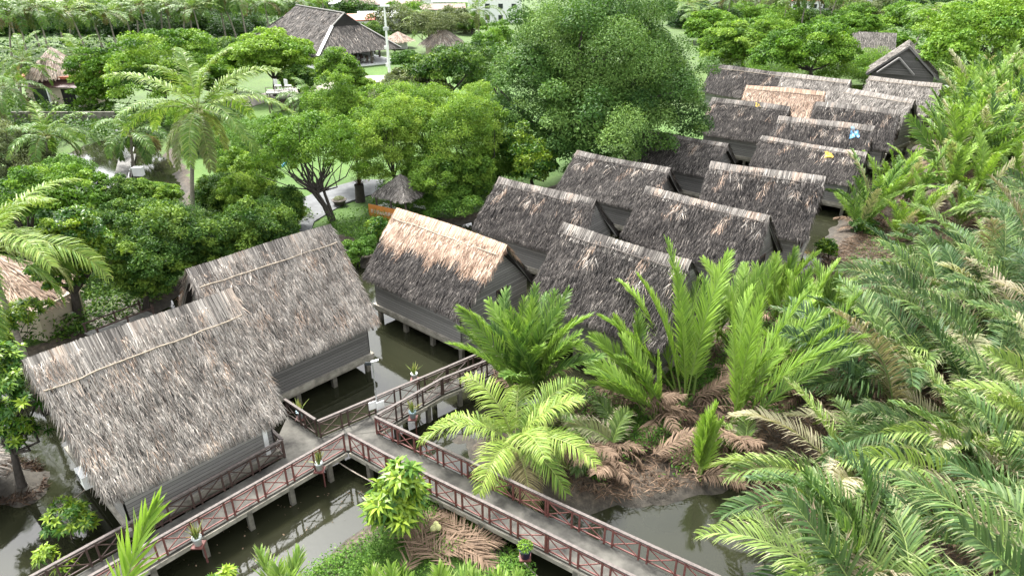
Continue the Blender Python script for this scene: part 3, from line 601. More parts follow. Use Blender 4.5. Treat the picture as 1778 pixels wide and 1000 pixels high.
sitting(hutpt('C', C_[3] / 2 - 0.25, 0.35, 1.15), C_[2] + 0.3, 'person in black sitting in the open hut doorway', M['blackcloth'], M['blackcloth'])
sitting(hutpt('C', C_[3] / 2 - 0.15, 1.0, 1.15), C_[2] - 0.5, 'person in pink top and blue trousers beside the hut doorway', M['pink'], M['denim'])
p0 = hutpt('C', C_[3] / 2 + .1, 0.4, 0); mb = MB(); mb.prism([hutpt('C', C_[3] / 2 - .42, -2.5, 0), hutpt('C', C_[3] / 2 + 1.3, -2.5, 0), hutpt('C', C_[3] / 2 + 1.3, 2.6, 0), hutpt('C', C_[3] / 2 - .42, 2.6, 0)], 0.9, 1.05); mb.build('deck', M['deck'], walk)

# ------------------------------------------------------------------ palms
def frond(mb, base, az, el, L, bend, n=40, ll=0.8, lw=0.05, roll=0.0, hang=0.5, fwd=0.6, vee=0.35, pet=0.15, v=0.5, k=0.0, tipk=0.15, rr=0.03, sway=0.0, rk=0.3, rv=0.75, pw=1.5, prof=None):
    m = 14; s = np.linspace(0, 1, m); e = el - bend * s ** pw; a = az + sway * s ** 2
    d = np.stack([np.cos(e) * np.cos(a), np.cos(e) * np.sin(a), np.sin(e)], -1)
    pts = np.array(base) + np.concatenate([np.zeros((1, 3)), np.cumsum((d[1:] + d[:-1]) / 2, 0)]) * L / (m - 1)
    mb.tube(pts, rr * (1 - 0.9 * s) + 0.004, 4, rv, rk)
    sj = np.linspace(pet, 0.995, n); sj = np.clip(sj + rng.normal(0, 0.3 / n, n), pet, 1)
    B = np.stack([np.interp(sj, s, pts[:, c]) for c in range(3)], -1); T = unit(np.stack([np.interp(sj, s, d[:, c]) for c in range(3)], -1))
    aj = np.interp(sj, s, a); S0 = np.stack([-np.sin(aj), np.cos(aj), 0 * aj], -1); N0 = np.cross(S0, T) * -1; N0 = np.where((N0[:, 2:] < 0), -N0, N0)
    S = S0 * math.cos(roll) + N0 * math.sin(roll); N = N0 * math.cos(roll) - S0 * math.sin(roll)
    q = (sj - pet) / (1 - pet); pl = np.interp(q, [0, .12, .4, .75, 1], [.5, .85, 1, .75, .35]) if prof is None else np.interp(q, *prof)
    for sg in (-1, 1):
        l = ll * pl * rng.uniform(.85, 1.12, n); f = fwd + 0.25 * q + rng.normal(0, .07, n); ve = vee + rng.normal(0, .1, n)
        D = unit(S * sg * np.cos(f)[:, None] + T * np.sin(f)[:, None] + N * ve[:, None]); hg = hang * rng.uniform(.6, 1.4, n)
        D1 = D.copy(); D1[:, 2] -= hg * .45; D1 = unit(D1); D2 = D1.copy(); D2[:, 2] -= hg * .9; D2 = unit(D2)
        W = unit(T - D * np.sum(T * D, 1)[:, None] + N * rng.normal(0, .3, n)[:, None]) * (lw / 2)
        p1 = B + D * (l * .3)[:, None]; p2 = p1 + D1 * (l * .4)[:, None]; p3 = p2 + D2 * (l * .3)[:, None]
        V = np.stack([B - W * .5, B + W * .5, p1 + W, p1 - W, p2 + W * .75, p2 - W * .75, p3 + W * .1, p3 - W * .1], 1); b = np.arange(n)[:, None] * 8
        vv = np.clip(v + rng.normal(0, .09, n), 0, 1); kk = np.clip(k + rng.normal(0, .05, n), 0, 1); kt = np.clip(kk + tipk * rng.exponential(1.0, n), 0, 1)
        mb.add(V, np.r_[b + [0, 1, 2, 3], b + [3, 2, 4, 5], b + [5, 4, 6, 7]], np.r_[vv, vv, np.clip(vv + .08, 0, 1)], np.r_[kk, kk, kt])
def coconut(name, label, loc, h, n=16, L=4.8, lean=(0, 0), group=None, parts=False, ll=0.85, nl=46, wind=(0.0, 0.0), tr=0.15, lw=0.055, seed=None, v0=0.5, up=(1.25, -0.35), bd=1.0):
    T = thing(name, label, 'palm', loc, 0, group); m = 9; s = np.linspace(0, 1, m)
    pts = np.stack([lean[0] * s ** 1.6, lean[1] * s ** 1.6, h * s - 0.3 * (1 - s)], -1)
    mb = MB(); mb.tube(pts, np.interp(s, [0, .12, 1], [tr * 1.5, tr, tr * .72]), 9); mb.build('trunk', M['palmbark'], T, True)
    top = pts[-1]; mb = MB()
    for i in range(n):
        q = i / (n - 1); el = up[0] + (up[1] - up[0]) * q ** 0.9 + rng.normal(0, .1); az = i * 2.399 + rng.normal(0, .2) + wind[1] * 0
        dv = np.array([math.cos(az), math.sin(az)]) + np.array(wind) * (0.6); az = math.atan2(dv[1], dv[0])
        Li = L * (0.75 + 0.35 * math.sin(math.pi * min(1, q + .18))) * rng.uniform(.92, 1.06); m_ = mb if not parts else MB()
        dry = 0.0 if q < .85 else rng.choice([0.0, 0.35, 0.75])
        frond(m_, top + np.array([math.cos(az), math.sin(az), 0]) * 0.12, az, el, Li, bd + .65 * bd * (1 - abs(q - .5)) + rng.normal(0, .12), nl, ll, lw, rng.normal(0, .25), 0.75, 0.5, 0.15, 0.14, np.clip(v0 + .2 * (.4 - q) + rng.normal(0, .06), 0, 1), dry, 0.08, 0.035, rng.normal(0, .15), pw=1.3)
        if parts: m_.build('frond', M['coco'], T)
    if not parts: mb.build('crown', M['coco'], T)
    mb = MB()
    for i in range(7):
        a = i * .9; mb.lathe([(0, -.14), (.1, -.08), (.12, 0.02), (.06, .13), (0, .15)], top + np.array([math.cos(a) * .25, math.sin(a) * .25, -.25]), 8, rng.uniform(.3, .7))
    mb.build('nut_cluster', M['coconut'], T, True); return T
coconut('coconut_palm', 'tall leaning free coconut palm with a full crown above the left thicket', at(338, 384, .4), 9.1, 21, 6.9, (2.0, .4), parts=True, wind=(.1, -.1), ll=1.15, nl=74, lw=.08, tr=.18, v0=.64, up=(1.3, -.55), bd=.8)
coconut('coconut_palm', 'coconut palm cut by the left edge with long yellowish green fronds', at_y(-30, 425, 31) * [1, 1, 0] + [0, 0, .4], 6.9, 18, 5.8, (0, 0), parts=True, wind=(.3, -.1), ll=1.2, lw=.07, nl=70, v0=.72)
Pc = at(890, 812, .4)
coconut('young_coconut_palm', 'young coconut palm with pale green arching fronds beside the walkway', Pc, 1.3, 16, 4.0, (.1, 0), parts=True, ll=1.05, nl=72, tr=.22, v0=.72, lw=.05, up=(1.35, .1), wind=(.12, -.15))
for (ub, vb, uc, vc, Lf, lab) in [(85, 300, 80, 235, 4.6, 'small coconut palm left of the pond, fronds drooping over its bank'), (232, 290, 228, 232, 4.6, 'low coconut palm with dark trunk beside the pond fountain'),
        (40, 190, 38, 105, 6.0, 'coconut palm in front of the red roofed house, at the left edge'), (8, 225, 4, 150, 6.0, 'coconut palm with grey green fronds on the left edge above the pond'), (128, 165, 130, 92, 5.0, 'coconut palm with hanging brownish fronds before the conical thatch roof'),
        (540, 205, 537, 172, 4.6, 'small coconut palm by the lawn beside the lookout platform'), (745, 90, 743, 45, 5.2, 'coconut palm in front of the round thatched hut'),
        (832, 78, 831, 18, 6.5, 'coconut palm with yellowing skirt left of the big round tree')]:
    g = at(ub, vb, .4); cp = at_y(uc, vc, g[1]); coconut('coconut_palm', lab, g, max(1.0, cp[2] - .4), 18, Lf, (cp[0] - g[0], 0), nl=40, ll=1.0, lw=.11, v0=.46, up=(1.3, -.5))
PP = [coconut('coconut_palm', 'tall coconut palm in the row before the dark woods', (0, 0, 0), 11, 17, 6.6, (rng.normal(0, 1), 0), nl=26, ll=1.15, lw=.17, v0=.5, group='tall coconut palms along the far edge', up=(1.2, -.6)) for _ in range(3)]
far_palms = [(-6, 118, 22), (22, 105, 20), (52, 112, 30), (90, 108, 18), (125, 88, 12), (152, 98, 26), (204, 88, 27), (243, 72, 2), (262, 80, 16), (300, 74, 10), (322, 78, 16), (352, 80, 20), (393, 70, -8), (412, 72, -6), (430, 76, -2), (470, 70, 8), (527, 66, 8), (508, 62, 12), (565, 40, -8),
   (1195, 52, 12), (1216, 62, 26), (1390, 52, -8), (1425, 54, -4), (1437, 48, -10), (1625, 100, 45), (1585, 90, 22), (178, 84, 6), (70, 86, 2), (284, 66, -6), (1360, 50, -4), (1262, 45, 2), (110, 76, -6), (335, 66, -4), (228, 66, 10), (30, 78, -4)]
for i, (u, vb, vc) in enumerate(far_palms):
    g = at(u, vb, .4); z = at_y(u, vc, g[1])[2]; s = max(.45, (z - .4) / 11); rz = rng.uniform(0, 6.28)
    if i < 3: o = PP[i]; o.location = g; o.rotation_euler.z = rz; o.scale = (1, 1, s)
    else: o = dup(PP[i % 3], g, rz, (1, 1, s))
    o.scale = (1.35 * min(1.15, .65 + .35 * s), 1.35 * min(1.15, .65 + .35 * s), s * 1.08)
    if u > 1100: o['label'] = 'tall coconut palm among the trees beyond the hut roofs'; o['group'] = 'coconut palms beyond the huts'

def nipa(name, label, loc, n=10, L=5.0, *a, fwd=.75, **kw):
    return nipa_(name, label, loc, n, L, *a, fwd=fwd, **kw)
def nipa_(name, label, loc, n=10, L=5.0, az0=0.0, spread=math.pi, el=(1.35, .75), bend=(.5, 1.2), v=.45, tipk=.3, parts=False, dead=5, ll=.95, lw=.06, nl=52, hang=.5, spear=1, group=None, vs=.1, k=0.0, fwd=.75, mat_='nipa'):
    T = thing(name, label, 'nipa palm', loc, 0, group); mb = MB()
    for i in range(n):
        q = (i + .5) / n; az = az0 + spread * (2 * ((i * .618) % 1) - 1) + rng.normal(0, .12); e = el[0] + (el[1] - el[0]) * q + rng.normal(0, .08); m_ = MB() if parts else mb; kd = k if (parts or rng.random() > .13) else rng.uniform(.4, .85)
        frond(m_, (rng.normal(0, .22), rng.normal(0, .22), 0), az, e, L * rng.uniform(.75, 1.1), rng.uniform(*bend), nl, ll, lw, rng.normal(0, .45), hang, fwd, .45 if fwd < .9 else .2, .2, np.clip(v + rng.normal(0, vs) + .25 * (kd - k), 0, 1), kd, tipk * rng.choice([.3, 1, 2.2]), .05, rng.normal(0, .3), .15, .8, 1.7)
        if parts: m_.build('frond', M['nipa'], T)
    for i in range(spear):
        az = rng.uniform(0, 6.28); m_ = MB() if parts else mb
        frond(m_, (0, 0, 0), az, 1.45, L * rng.uniform(.7, .95), .12, nl, ll * .38, lw, 0, 0.02, 1.12, .5, .12, .9, 0, .02, .05, 0, .1, .95)
        if parts: m_.build('spear_frond', M['nipa'], T)
    if not parts: mb.build('fronds', M[mat_], T)
    if dead:
        mb = MB()
        for i in range(dead):
            az = rng.uniform(0, 6.28); frond(mb, (rng.normal(0, .3), rng.normal(0, .3), .15), az, rng.uniform(.25, .8), L * rng.uniform(.35, .6), rng.uniform(.8, 1.4), 26, ll * .7, lw, rng.normal(0, .5), .9, .7, .1, .15, rng.uniform(.2, .9), 1.0, 0, .04, rng.normal(0, .3), 1.0, .5)
        mb.build('dead_fronds', M['dead'], T)
    return T
nipa('nipa_palm', 'dense bright green nipa palm clump in front of the open hut door', at(915, 690, .35), 28, 5.5, 1.6, 2.8, (1.52, 1.0), (.2, .8), .72, .04, True, 3, 1.05, .06, 84, .3, 1, fwd=.95)
cl = 'yellow green nipa palm with upright fronds on the bank behind the dead fronds'
for (u, v, n, L, az0, sp, elr, lab, spear) in [(1190, 695, 9, 7.0, 1.9, 1.0, (1.5, 1.15), 'tallest upright yellow green nipa palm before the dark thatched hut', 1), (1275, 745, 8, 6.6, .6, 1.2, (1.5, .9), 'yellow green nipa palm with one tall spear in the middle of the bank', 2),
      (1140, 725, 6, 4.8, 3.3, .6, (1.2, .7), 'low yellow green nipa palm arching left over the bank', 1), (1370, 610, 6, 4.8, 1.5, 1.2, (1.5, 1.1), 'nipa palm with an upright yellow spear below the stilt hut corner', 2), (1215, 830, 2, 3.4, 1.2, .4, (1.45, 1.2), 'single bright nipa shoot at the water edge', 1),
      (1430, 610, 6, 4.4, 1.6, 1.0, (1.5, 1.1), 'short yellow green nipa palm left of the grey green thicket', 1), (1290, 620, 7, 5.6, 2.2, 1.4, (1.5, .95), 'green nipa palm between the spears and the dark hut', 0), (1320, 690, 4, 5.8, .2, .9, (1.2, .7), 'yellow green nipa palm arching right toward the thicket', 0), (1245, 600, 3, 4.8, 1.5, 1.2, (1.5, 1.1), 'yellow green nipa palm close against the dark hut gable', 1), (1345, 560, 3, 4.4, 1.5, 1.3, (1.5, 1.1), 'yellow green nipa palm just below the stilt hut with low walls', 1), (1105, 690, 5, 4.2, 2.2, 1.0, (1.45, 1.0), 'green nipa palm under the eave of the dark hut', 1), (1410, 680, 4, 4.8, 1.6, 1.3, (1.5, 1.0), 'yellow green nipa palm at the left front of the thicket', 1)]:
    nipa('nipa_palm', lab, at(u, v, .35), n, L * 1.1, az0, sp, elr, (.2, .95), .8, .04, True, 6, 1.1, .06, 96, .15, spear, fwd=.98)
# the thicket on the right: plants of eight makes, copied
def inside(p, poly_): return sdf(np.array([p[:2]]), poly_)[0] < 0
PROT = []
for i in range(9):
    kind = i % 3
    PROT.append(nipa('nipa_palm', '', (0, 0, 0), [9, 8, 9][kind], [8.4, 7.4, 7.8][kind], math.pi * .95, 1.35, (1.3, .5), (.7, 1.6), [.5, .62, .44][kind], [.1, .2, .12][kind], False, 4, 1.35, .065, 80, .7, 0, vs=.14, k=[0, .05, 0][kind], mat_='thicket'))
BP = [nipa('nipa_palm', '', (0, 0, 0), 10, 7.4, math.pi / 2, math.pi, (1.52, .85), (.25, 1.1), .7, .08, False, 5, 1.25, .11, 48, .5, 1, fwd=.9, vs=.15) for i in range(4)]
NIPA_BANK = poly([(1560, 965), (1465, 870), (1460, 760), (1530, 660), (1600, 550), (1680, 480), (1900, 415), (2300, 600), (2300, 1250), (1560, 1250), (1450, 1010)])
GREEN_BANK = poly([(1600, 335), (1630, 270), (1655, 225), (1700, 165), (1760, 135), (2050, 120), (2050, 325), (1780, 330)])
used = set()
def scatter(poly_, step, n_max, protos, labels, group, sc_=(0.85, 1.15), rot=.6, margin=0.0):
    lo, hi = poly_.min(0), poly_.max(0); xs = np.arange(lo[0], hi[0], step); ys = np.arange(lo[1], hi[1], step); c = 0
    for y in ys:
        for x in xs:
            q = np.array([x + rng.uniform(-.42, .42) * step, y + rng.uniform(-.42, .42) * step])
            dpt = (q[1] * CP + (CAMH - 2) * SP); uu = 889 + FPX * q[0] / dpt
            if c >= n_max or sdf(q[None], poly_)[0] > -margin or uu > 1900: continue
            if sdf(q[None], CHANNEL)[0] < .5: continue
            i = int(rng.integers(len(protos))); pr = protos[i]; rz = rng.normal(0, rot); s = rng.uniform(*sc_)
            lb = labels(uu, q) if callable(labels) else labels
            if id(pr) not in used: used.add(id(pr)); pr.location = (*q, .3); pr.rotation_euler.z = rz; pr.scale = (s,) * 3; pr['label'] = lb; pr['group'] = group
            else: dup(pr, (*q, .3), rz, s, lb, group)
            c += 1
    return c

n1 = scatter(NIPA_BANK, 3.1, 200, PROT, 'grey green nipa palm with leaning dry tipped fronds in the thicket on the right', 'nipa palms of the grey green thicket')
n2 = scatter(GREEN_BANK, 2.7, 120, BP, 'bright green nipa palm on the bank right of the far hut roofs', 'bright nipa palms beside the far huts', (.85, 1.2), 3.1)
for pr in PROT + BP:
    if id(pr) not in used:
        for ch in list(pr.children): bpy.data.objects.remove(ch)
        bpy.data.objects.remove(pr)
BP = [pr for pr in BP if id(pr) in used]
for (u, v, s) in [(1640, 345, .75), (1700, 350, .8), (1760, 360, .8), (1600, 395, .6), (1560, 420, .55), (1665, 395, .6), (1725, 405, .65), (1510, 385, .8), (1545, 360, .85), (1580, 355, .75), (1490, 400, .6)]:
    dup(BP[(u // 5) % len(BP)], at(u, v, .3), rng.uniform(0, 6), s, 'green nipa palm at the corner of the hut with the yellow bag', 'nipa palms at the hut corner')
T = thing('nipa_palm', 'upright bright frond rising over the lower left walkway', 'nipa palm', at(190, 1150, .3))
for az, L, el, rl in ((.15, 7.0, 1.24, 1.1),):
    mb = MB(); frond(mb, (0, 0, 0), az, el, L, .22, 34, 1.7, .10, rl, .08, 1.15, .05, .3, .95, 0, .03, .05, .1, .2, 1.0); mb.build('frond', M['nipa'], T)
for (u, v, n, L, az0, lab) in [(490, 1130, 6, 3.1, 1.5, 'nipa palm tips at the bottom edge left of the island'), (680, 1130, 4, 3.2, 1.6, 'nipa palm with a bright spear at the bottom edge below the island'),
      (780, 1130, 6, 2.9, 1.5, 'nipa palm at the bottom edge in front of the brown fallen fronds'), (890, 1120, 5, 2.8, 1.6, 'pale nipa palm tips at the bottom edge below the navy pot'), (1500, 1080, 8, 5.6, 2.9, 'grey green nipa palm over the dark water in the lower right')]:
    nipa('nipa_palm', lab, at(u, v, .3), n, L, az0, .8 if n > 2 else .05, (1.5, 1.0) if n > 2 else (1.36, 1.33), (.2, .6), .72 if n < 8 else .45, .08, True, 0, 1.0, .075, 44, .2, 0, fwd=.95)
for (u, v, n, L, az0, lab) in [(1065, 790, 7, 3.2, 2.6, 'low half dry nipa palm over the middle of the bank'), (1010, 735, 6, 3.0, 3.4, 'low green nipa palm beside the young coconut palm'), (1300, 800, 5, 2.6, 2.9, 'half dry nipa palm leaning over the pool from the right bank')]:
    nipa('nipa_palm', lab, at(u, v, .35), n, L, az0, 1.6, (1.0, .35), (.8, 1.5), .5, .8, False, 16, .9, .06, 54, .8, 0, k=.15)

# ------------------------------------------------------------------ broadleaf trees and bushes
def clumps(c, r, n, frac=(.28, .42), flat=.75, low=-.35):
    out = []; c = np.array(c); r = np.array(r)
    for i in range(n):
        z = 1 - (i + .5) / n * (1 - low); a = i * 2.399 + rng.uniform(-.3, .3); h = math.sqrt(max(0, 1 - z * z)); d = np.array([h * math.cos(a), h * math.sin(a), z])
        f = rng.uniform(*frac); rr = rng.uniform(.62, .9) * (1 - .35 * f); m = r.mean() * f
        out.append((c + d * r * rr, np.array([max(m, r[0] * f * .9), max(m, r[1] * f * .9), max(m, r[2] * f) * flat])))
    return out
def tree(name, label, base, crowns, leaf, n, ll, lw, nc=22, trunk=.22, bark='bark', limbs=7, group=None, cat='tree', frac=(.28, .42), flat=.75, low=-.35, rosette=None, shell=.55, vm=.5, bv=.13, stems=1, spread=.12, depth=1.0):
    base = np.array(base, float); T = thing(name, label, cat, base, 0, group); blobs = []
    for (uc, vc, rx, rz, dy) in crowns:
        y = base[1] + dy; C = at_y(uc, vc, y); m = np.linalg.norm(C - [0, 0, CAMH]) / FPX * .97; r = np.array([rx * m, rx * m * depth, rz * m * 1.08]); C[2] = max(C[2], .2 + r[2] * .3)
        blobs += clumps(C - base, r, max(4, int(nc * rx * rz / sum(c[2] * c[3] for c in crowns))), frac, flat, low)
        blobs.append((C - base, r * .68))
    cen = np.mean([b[0] for b in blobs], 0); mb = MB(); fork = np.array([cen[0] * .35, cen[1] * .35, max(.6, cen[2] * .42)])
    for q in range(stems):
        o = rng.normal(0, spread, 2) * (stems > 1) * 3; f2 = fork + np.array([o[0], o[1], 0]) * 1.6
        mb.tube([(o[0] * .4, o[1] * .4, -.5), (o[0] * .5, o[1] * .5, 0.1), f2 * .5 + [0, 0, .1], f2], [trunk * 1.5, trunk * 1.1, trunk * .85, trunk * .7], 9)
        for i in range(limbs):
            t = blobs[int(rng.integers(len(blobs)))][0]; mid = (f2 + t) / 2 + rng.normal(0, .12, 3) * np.linalg.norm(t - f2) - [0, 0, .06 * np.linalg.norm(t - f2)]
            mb.tube([f2 * .96, mid, t], [trunk * .5, trunk * .3, trunk * .08], 6)
    mb.build('trunk', M[bark], T, True); mb = MB()
    if rosette: rosettes(mb, blobs, n, rosette, ll, lw, vm)
    else: crown_pts(mb, blobs, n, ll, lw, vm, .13, shell, .5, bv)
    mb.build('crown', M[leaf], T); return T
def rosettes(mb, blobs, n, per, ll, lw, vm=.5):
    wts = np.array([r.mean() ** 2 for _, r in blobs]); ix = rng.choice(len(blobs), n, p=wts / wts.sum())
    for i in ix:
        c, r = blobs[i]; d = unit(rng.normal(0, 1, 3)); d[2] = abs(d[2]) if d[2] < -.2 else d[2]; P = c + d * r * rng.uniform(.7, 1.05); ax = unit(d + np.array([0, 0, .8])); vv = vm + rng.normal(0, .1) + (.28 if rng.random() < .25 else 0)
        A = unit(np.cross(ax, [.3, .5, .1])); B = np.cross(ax, A); m = per; th = np.arange(m) * 2.4 + rng.uniform(0, 6); lv = rng.uniform(.75, 1.2, m) * ll
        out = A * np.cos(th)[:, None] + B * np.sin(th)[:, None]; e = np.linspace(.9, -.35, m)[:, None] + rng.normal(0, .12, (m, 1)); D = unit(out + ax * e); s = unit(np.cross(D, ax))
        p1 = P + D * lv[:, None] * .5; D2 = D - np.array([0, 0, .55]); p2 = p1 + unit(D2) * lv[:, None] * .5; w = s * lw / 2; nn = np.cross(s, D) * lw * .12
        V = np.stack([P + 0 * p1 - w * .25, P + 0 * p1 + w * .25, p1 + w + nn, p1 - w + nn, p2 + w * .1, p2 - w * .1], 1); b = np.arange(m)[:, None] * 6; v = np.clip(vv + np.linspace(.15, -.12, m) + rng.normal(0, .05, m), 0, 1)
        mb.add(V, np.r_[b + [0, 1, 2, 3], b + [3, 2, 4, 5]], np.r_[v, v], 0)
G = lambda u, v, z=.35: at(u, v, z)
tree('big_tree', 'huge round dense green tree towering over the middle of the huts', G(1005, 312), [(1045, 120, 175, 135, 3), (930, 190, 95, 95, 0), (1150, 170, 100, 105, 2), (1040, 215, 150, 90, -3), (1200, 220, 55, 45, 0), (885, 130, 50, 70, 1), (890, 210, 55, 60, -2), (1000, 260, 90, 50, -4), (960, 60, 95, 75, 2), (1090, 20, 100, 60, 4)],
     'big', 180000, .25, .12, 170, .75, 'darkbark', 26, frac=(.16, .30), flat=1.0, low=-.8, bv=.19, shell=.5)
FT = 'feathery light green tree '
for (b, cr, lab) in [((690, 352), [(665, 262, 78, 80, 0), (690, 215, 60, 55, 1)], 'in front of the small thatched kiosk'), ((822, 345), [(800, 250, 80, 85, 0), (840, 215, 45, 60, 1)], 'directly left of the big tree'), ((755, 318), [(745, 205, 80, 55, 0), (700, 180, 55, 40, 1)], 'standing tallest in the middle of the grove'),
        ((625, 322), [(615, 220, 62, 60, 0), (590, 160, 35, 45, 0)], 'on the lawn left of the grove'), ((780, 362), [(760, 305, 75, 45, 0), (830, 310, 40, 50, 0)], 'low over the dark roof with pale streaks')]:
    tree('feathery_tree', FT + lab, G(*b), cr, 'feather', 40000, .24, .075, 110, .16, 'darkbark', 14, frac=(.12, .28), shell=.1, flat=1.0, low=-.7, bv=.17, group='feathery trees of the grove', vm=.52)
tree('shade_tree', 'dark stemmed tree forking low beside the grey path, with a rounded crown', G(580, 384), [(540, 250, 92, 55, 0), (470, 280, 50, 42, -1), (600, 270, 45, 40, 1), (500, 235, 55, 35, 1)], 'bright', 26000, .22, .10, 95, .16, 'darkbark', 9, stems=4, spread=.1, frac=(.13, .26), low=-.6, shell=.15)
tree('umbrella_tree', 'bright green umbrella shaped tree left of the large thatched hall', G(478, 168), [(470, 92, 72, 36, 0), (455, 115, 50, 25, -2), (510, 110, 42, 28, 0)], 'bright', 20000, .42, .26, 56, .3, 'darkbark', 10, vm=.6, flat=.6, frac=(.18, .3))
for (b, cr, lab) in [((290, 205), [(285, 95, 88, 38, 0), (335, 80, 50, 32, 3), (260, 140, 80, 40, -3)], 'broad bright green tree in the middle of the left background'), ((190, 190), [(180, 130, 55, 42, 0), (170, 165, 40, 25, -2)], 'bright green tree right of the red roofed house'),
        ((375, 180), [(365, 135, 48, 32, 0)], 'rounded bright green tree left of the lawn'), ((410, 165), [(405, 110, 32, 26, 2)], 'small bright tree close behind the big coconut crown')]:
    tree('broad_tree', lab, G(*b), cr, 'bright', 24000, .36, .2, 90, .26, 'darkbark', 9, vm=.54, flat=.6, frac=(.12, .27), low=-.6, shell=.3, bv=.18)
for (b, cr, lab) in [((300, 500), [(290, 415, 85, 62, 0), (250, 380, 50, 45, 2), (285, 378, 50, 34, 2)], 'dense dark tree between the big coconut palm and the pale hut'), ((450, 452), [(445, 395, 78, 48, 0), (400, 430, 60, 35, -1)], 'dark rounded tree behind the ridge of the second pale hut'),
        ((215, 480), [(215, 400, 50, 50, 0), (205, 340, 40, 35, 4)], 'dark tree at the end of the sandy path'), ((385, 366), [(385, 335, 52, 32, 0)], 'dark bush at the foot of the tall coconut palm'), ((510, 400), [(490, 360, 45, 36, 0)], 'round bush left of the bright lawn'),
        ((240, 365), [(245, 345, 35, 32, 0)], 'yellowish bush before the white box at the pond'), ((255, 540), [(255, 465, 60, 50, 0)], 'leafy bush above the ridge of the second pale hut, left'), ((345, 480), [(350, 430, 60, 40, 0)], 'dark leafy bush just behind the second pale hut'),
        ((430, 372), [(430, 335, 55, 34, 0)], 'yellow flecked bush right of the tall coconut trunk'), ((480, 452), [(485, 415, 42, 34, 0)], 'bush at the lawn corner behind the second pale hut'), ((190, 420), [(190, 385, 40, 34, 0)], 'bush left of the boardwalk foot'), ((285, 362), [(278, 342, 36, 22, 0)], 'yellow leaved bush behind the tall coconut trunk')]:
    tree('thicket_tree', lab, G(*b), cr, 'dark' if 'yellow' not in lab else 'feather', 32000, .2, .09, 130, .2, 'darkbark', 7, frac=(.12, .27), flat=.9, shell=.2, low=-.95, vm=.5, bv=.2)
for (b, cr, lab, lf) in [((140, 560), [(125, 420, 60, 60, 0), (100, 470, 45, 40, -1)], 'dark leaning trunk tree beside the sandy path, left', 'mango'), ((40, 470), [(40, 345, 75, 42, 0), (105, 325, 65, 38, 2), (150, 350, 40, 35, 1)], 'broad leafy tree at the left edge below the pond', 'bright'),
        ((15, 300), [(10, 265, 60, 45, 0), (60, 285, 40, 30, -2)], 'olive green bush at the left edge beside the pond', 'olive'), ((0, 420), [(20, 395, 80, 40, 0)], 'dark green tree behind the long yellowish palm fronds', 'dark')]:
    tree('thicket_tree', lab, G(*b), cr, lf, 22000, .24, .11, 90, .3, 'darkbark', 8, frac=(.13, .28), shell=.2, low=-.7, vm=.5, bv=.19)
RT = [(((1410, 152)), [(1410, 88, 78, 42, 0), (1350, 100, 55, 36, 0), (1440, 60, 45, 28, 3)], 'spreading green tree behind the far hut roofs', 'bright', .46), (((1290, 120)), [(1270, 80, 62, 38, 0), (1310, 60, 50, 25, 4)], 'light yellow green tree right behind the big tree', 'feather', .5),
      (((1690, 150)), [(1690, 55, 85, 45, 0), (1650, 90, 55, 40, -4), (1745, 35, 50, 45, 4)], 'broad yellow green tree in the upper right corner', 'bright', .6), (((1560, 108)), [(1545, 85, 38, 26, 0)], 'bright bush between the trees and the twin gabled hut', 'bright', .55), (((1520, 100)), [(1530, 100, 22, 18, -2)], 'small leafy bush left of the twin gabled hut', 'weed', .55),
      (((1240, 75)), [(1235, 50, 50, 28, 0)], 'pale green tree at the top right of the big tree', 'bright', .5), (((1500, 62)), [(1500, 45, 28, 16, 0)], 'round bright tree in the far right gap', 'bright', .55)]
for b, cr, lab, lf, vm in RT: tree('broad_tree', lab, G(*b), cr, lf, 22000, .5, .28, 60, .35, 'darkbark', 9, vm=vm, flat=.62, frac=(.17, .3), low=-.5)
for (b, cr, lab, lf) in [((785, 190), [(785, 118, 75, 36, 0), (740, 125, 50, 30, 0), (840, 105, 40, 35, 2)], 'dull olive tree between lamp mast and big tree', 'dark'), ((750, 95), [(750, 45, 52, 26, 0), (790, 35, 35, 22, 5)], 'pale grey green tree behind the round hut', 'olive'), ((650, 92), [(645, 62, 30, 22, 0)], 'dark bush right of the hall gable', 'dark'),
        ((590, 188), [(585, 128, 45, 42, 0), (615, 150, 35, 30, 0)], 'light green tree in front of the hall corner', 'feather'), ((715, 185), [(705, 148, 48, 26, 0), (750, 160, 40, 22, -2)], 'low dull green tree right of the lamp mast foot', 'olive'), ((845, 170), [(830, 140, 45, 32, 0)], 'dark shrubby tree left of the big tree', 'dark'), ((650, 200), [(650, 172, 40, 24, 0)], 'small light tree on the far lawn', 'feather'), ((520, 175), [(520, 140, 40, 26, 0)], 'dark bush between the umbrella tree and the hall', 'dark'), ((400, 125), [(400, 92, 40, 26, 0)], 'dark green tree left of the umbrella tree', 'dark'), ((700, 120), [(705, 105, 30, 14, 0)], 'round shrub on the lawn behind the lamp mast', 'weed'), ((868, 95), [(865, 68, 38, 30, 0), (850, 130, 35, 40, -5)], 'green tree at the left shoulder of the big tree', 'bright'), ((820, 60), [(815, 42, 30, 16, 0)], 'dark tree before the white town wall', 'dark')]:
    tree('garden_tree', lab, G(*b), cr, lf, 13000, .42, .2, 40, .24, 'darkbark', 8, frac=(.2, .34), low=-.5, shell=.35)
tree('dark_tree', 'dark large leaved tree under the left skirt of the big tree', G(925, 335), [(925, 285, 42, 50, -2), (900, 250, 28, 40, -1)], 'mango', 11000, .3, .15, 30, .2, 'darkbark', 6, low=-.6)
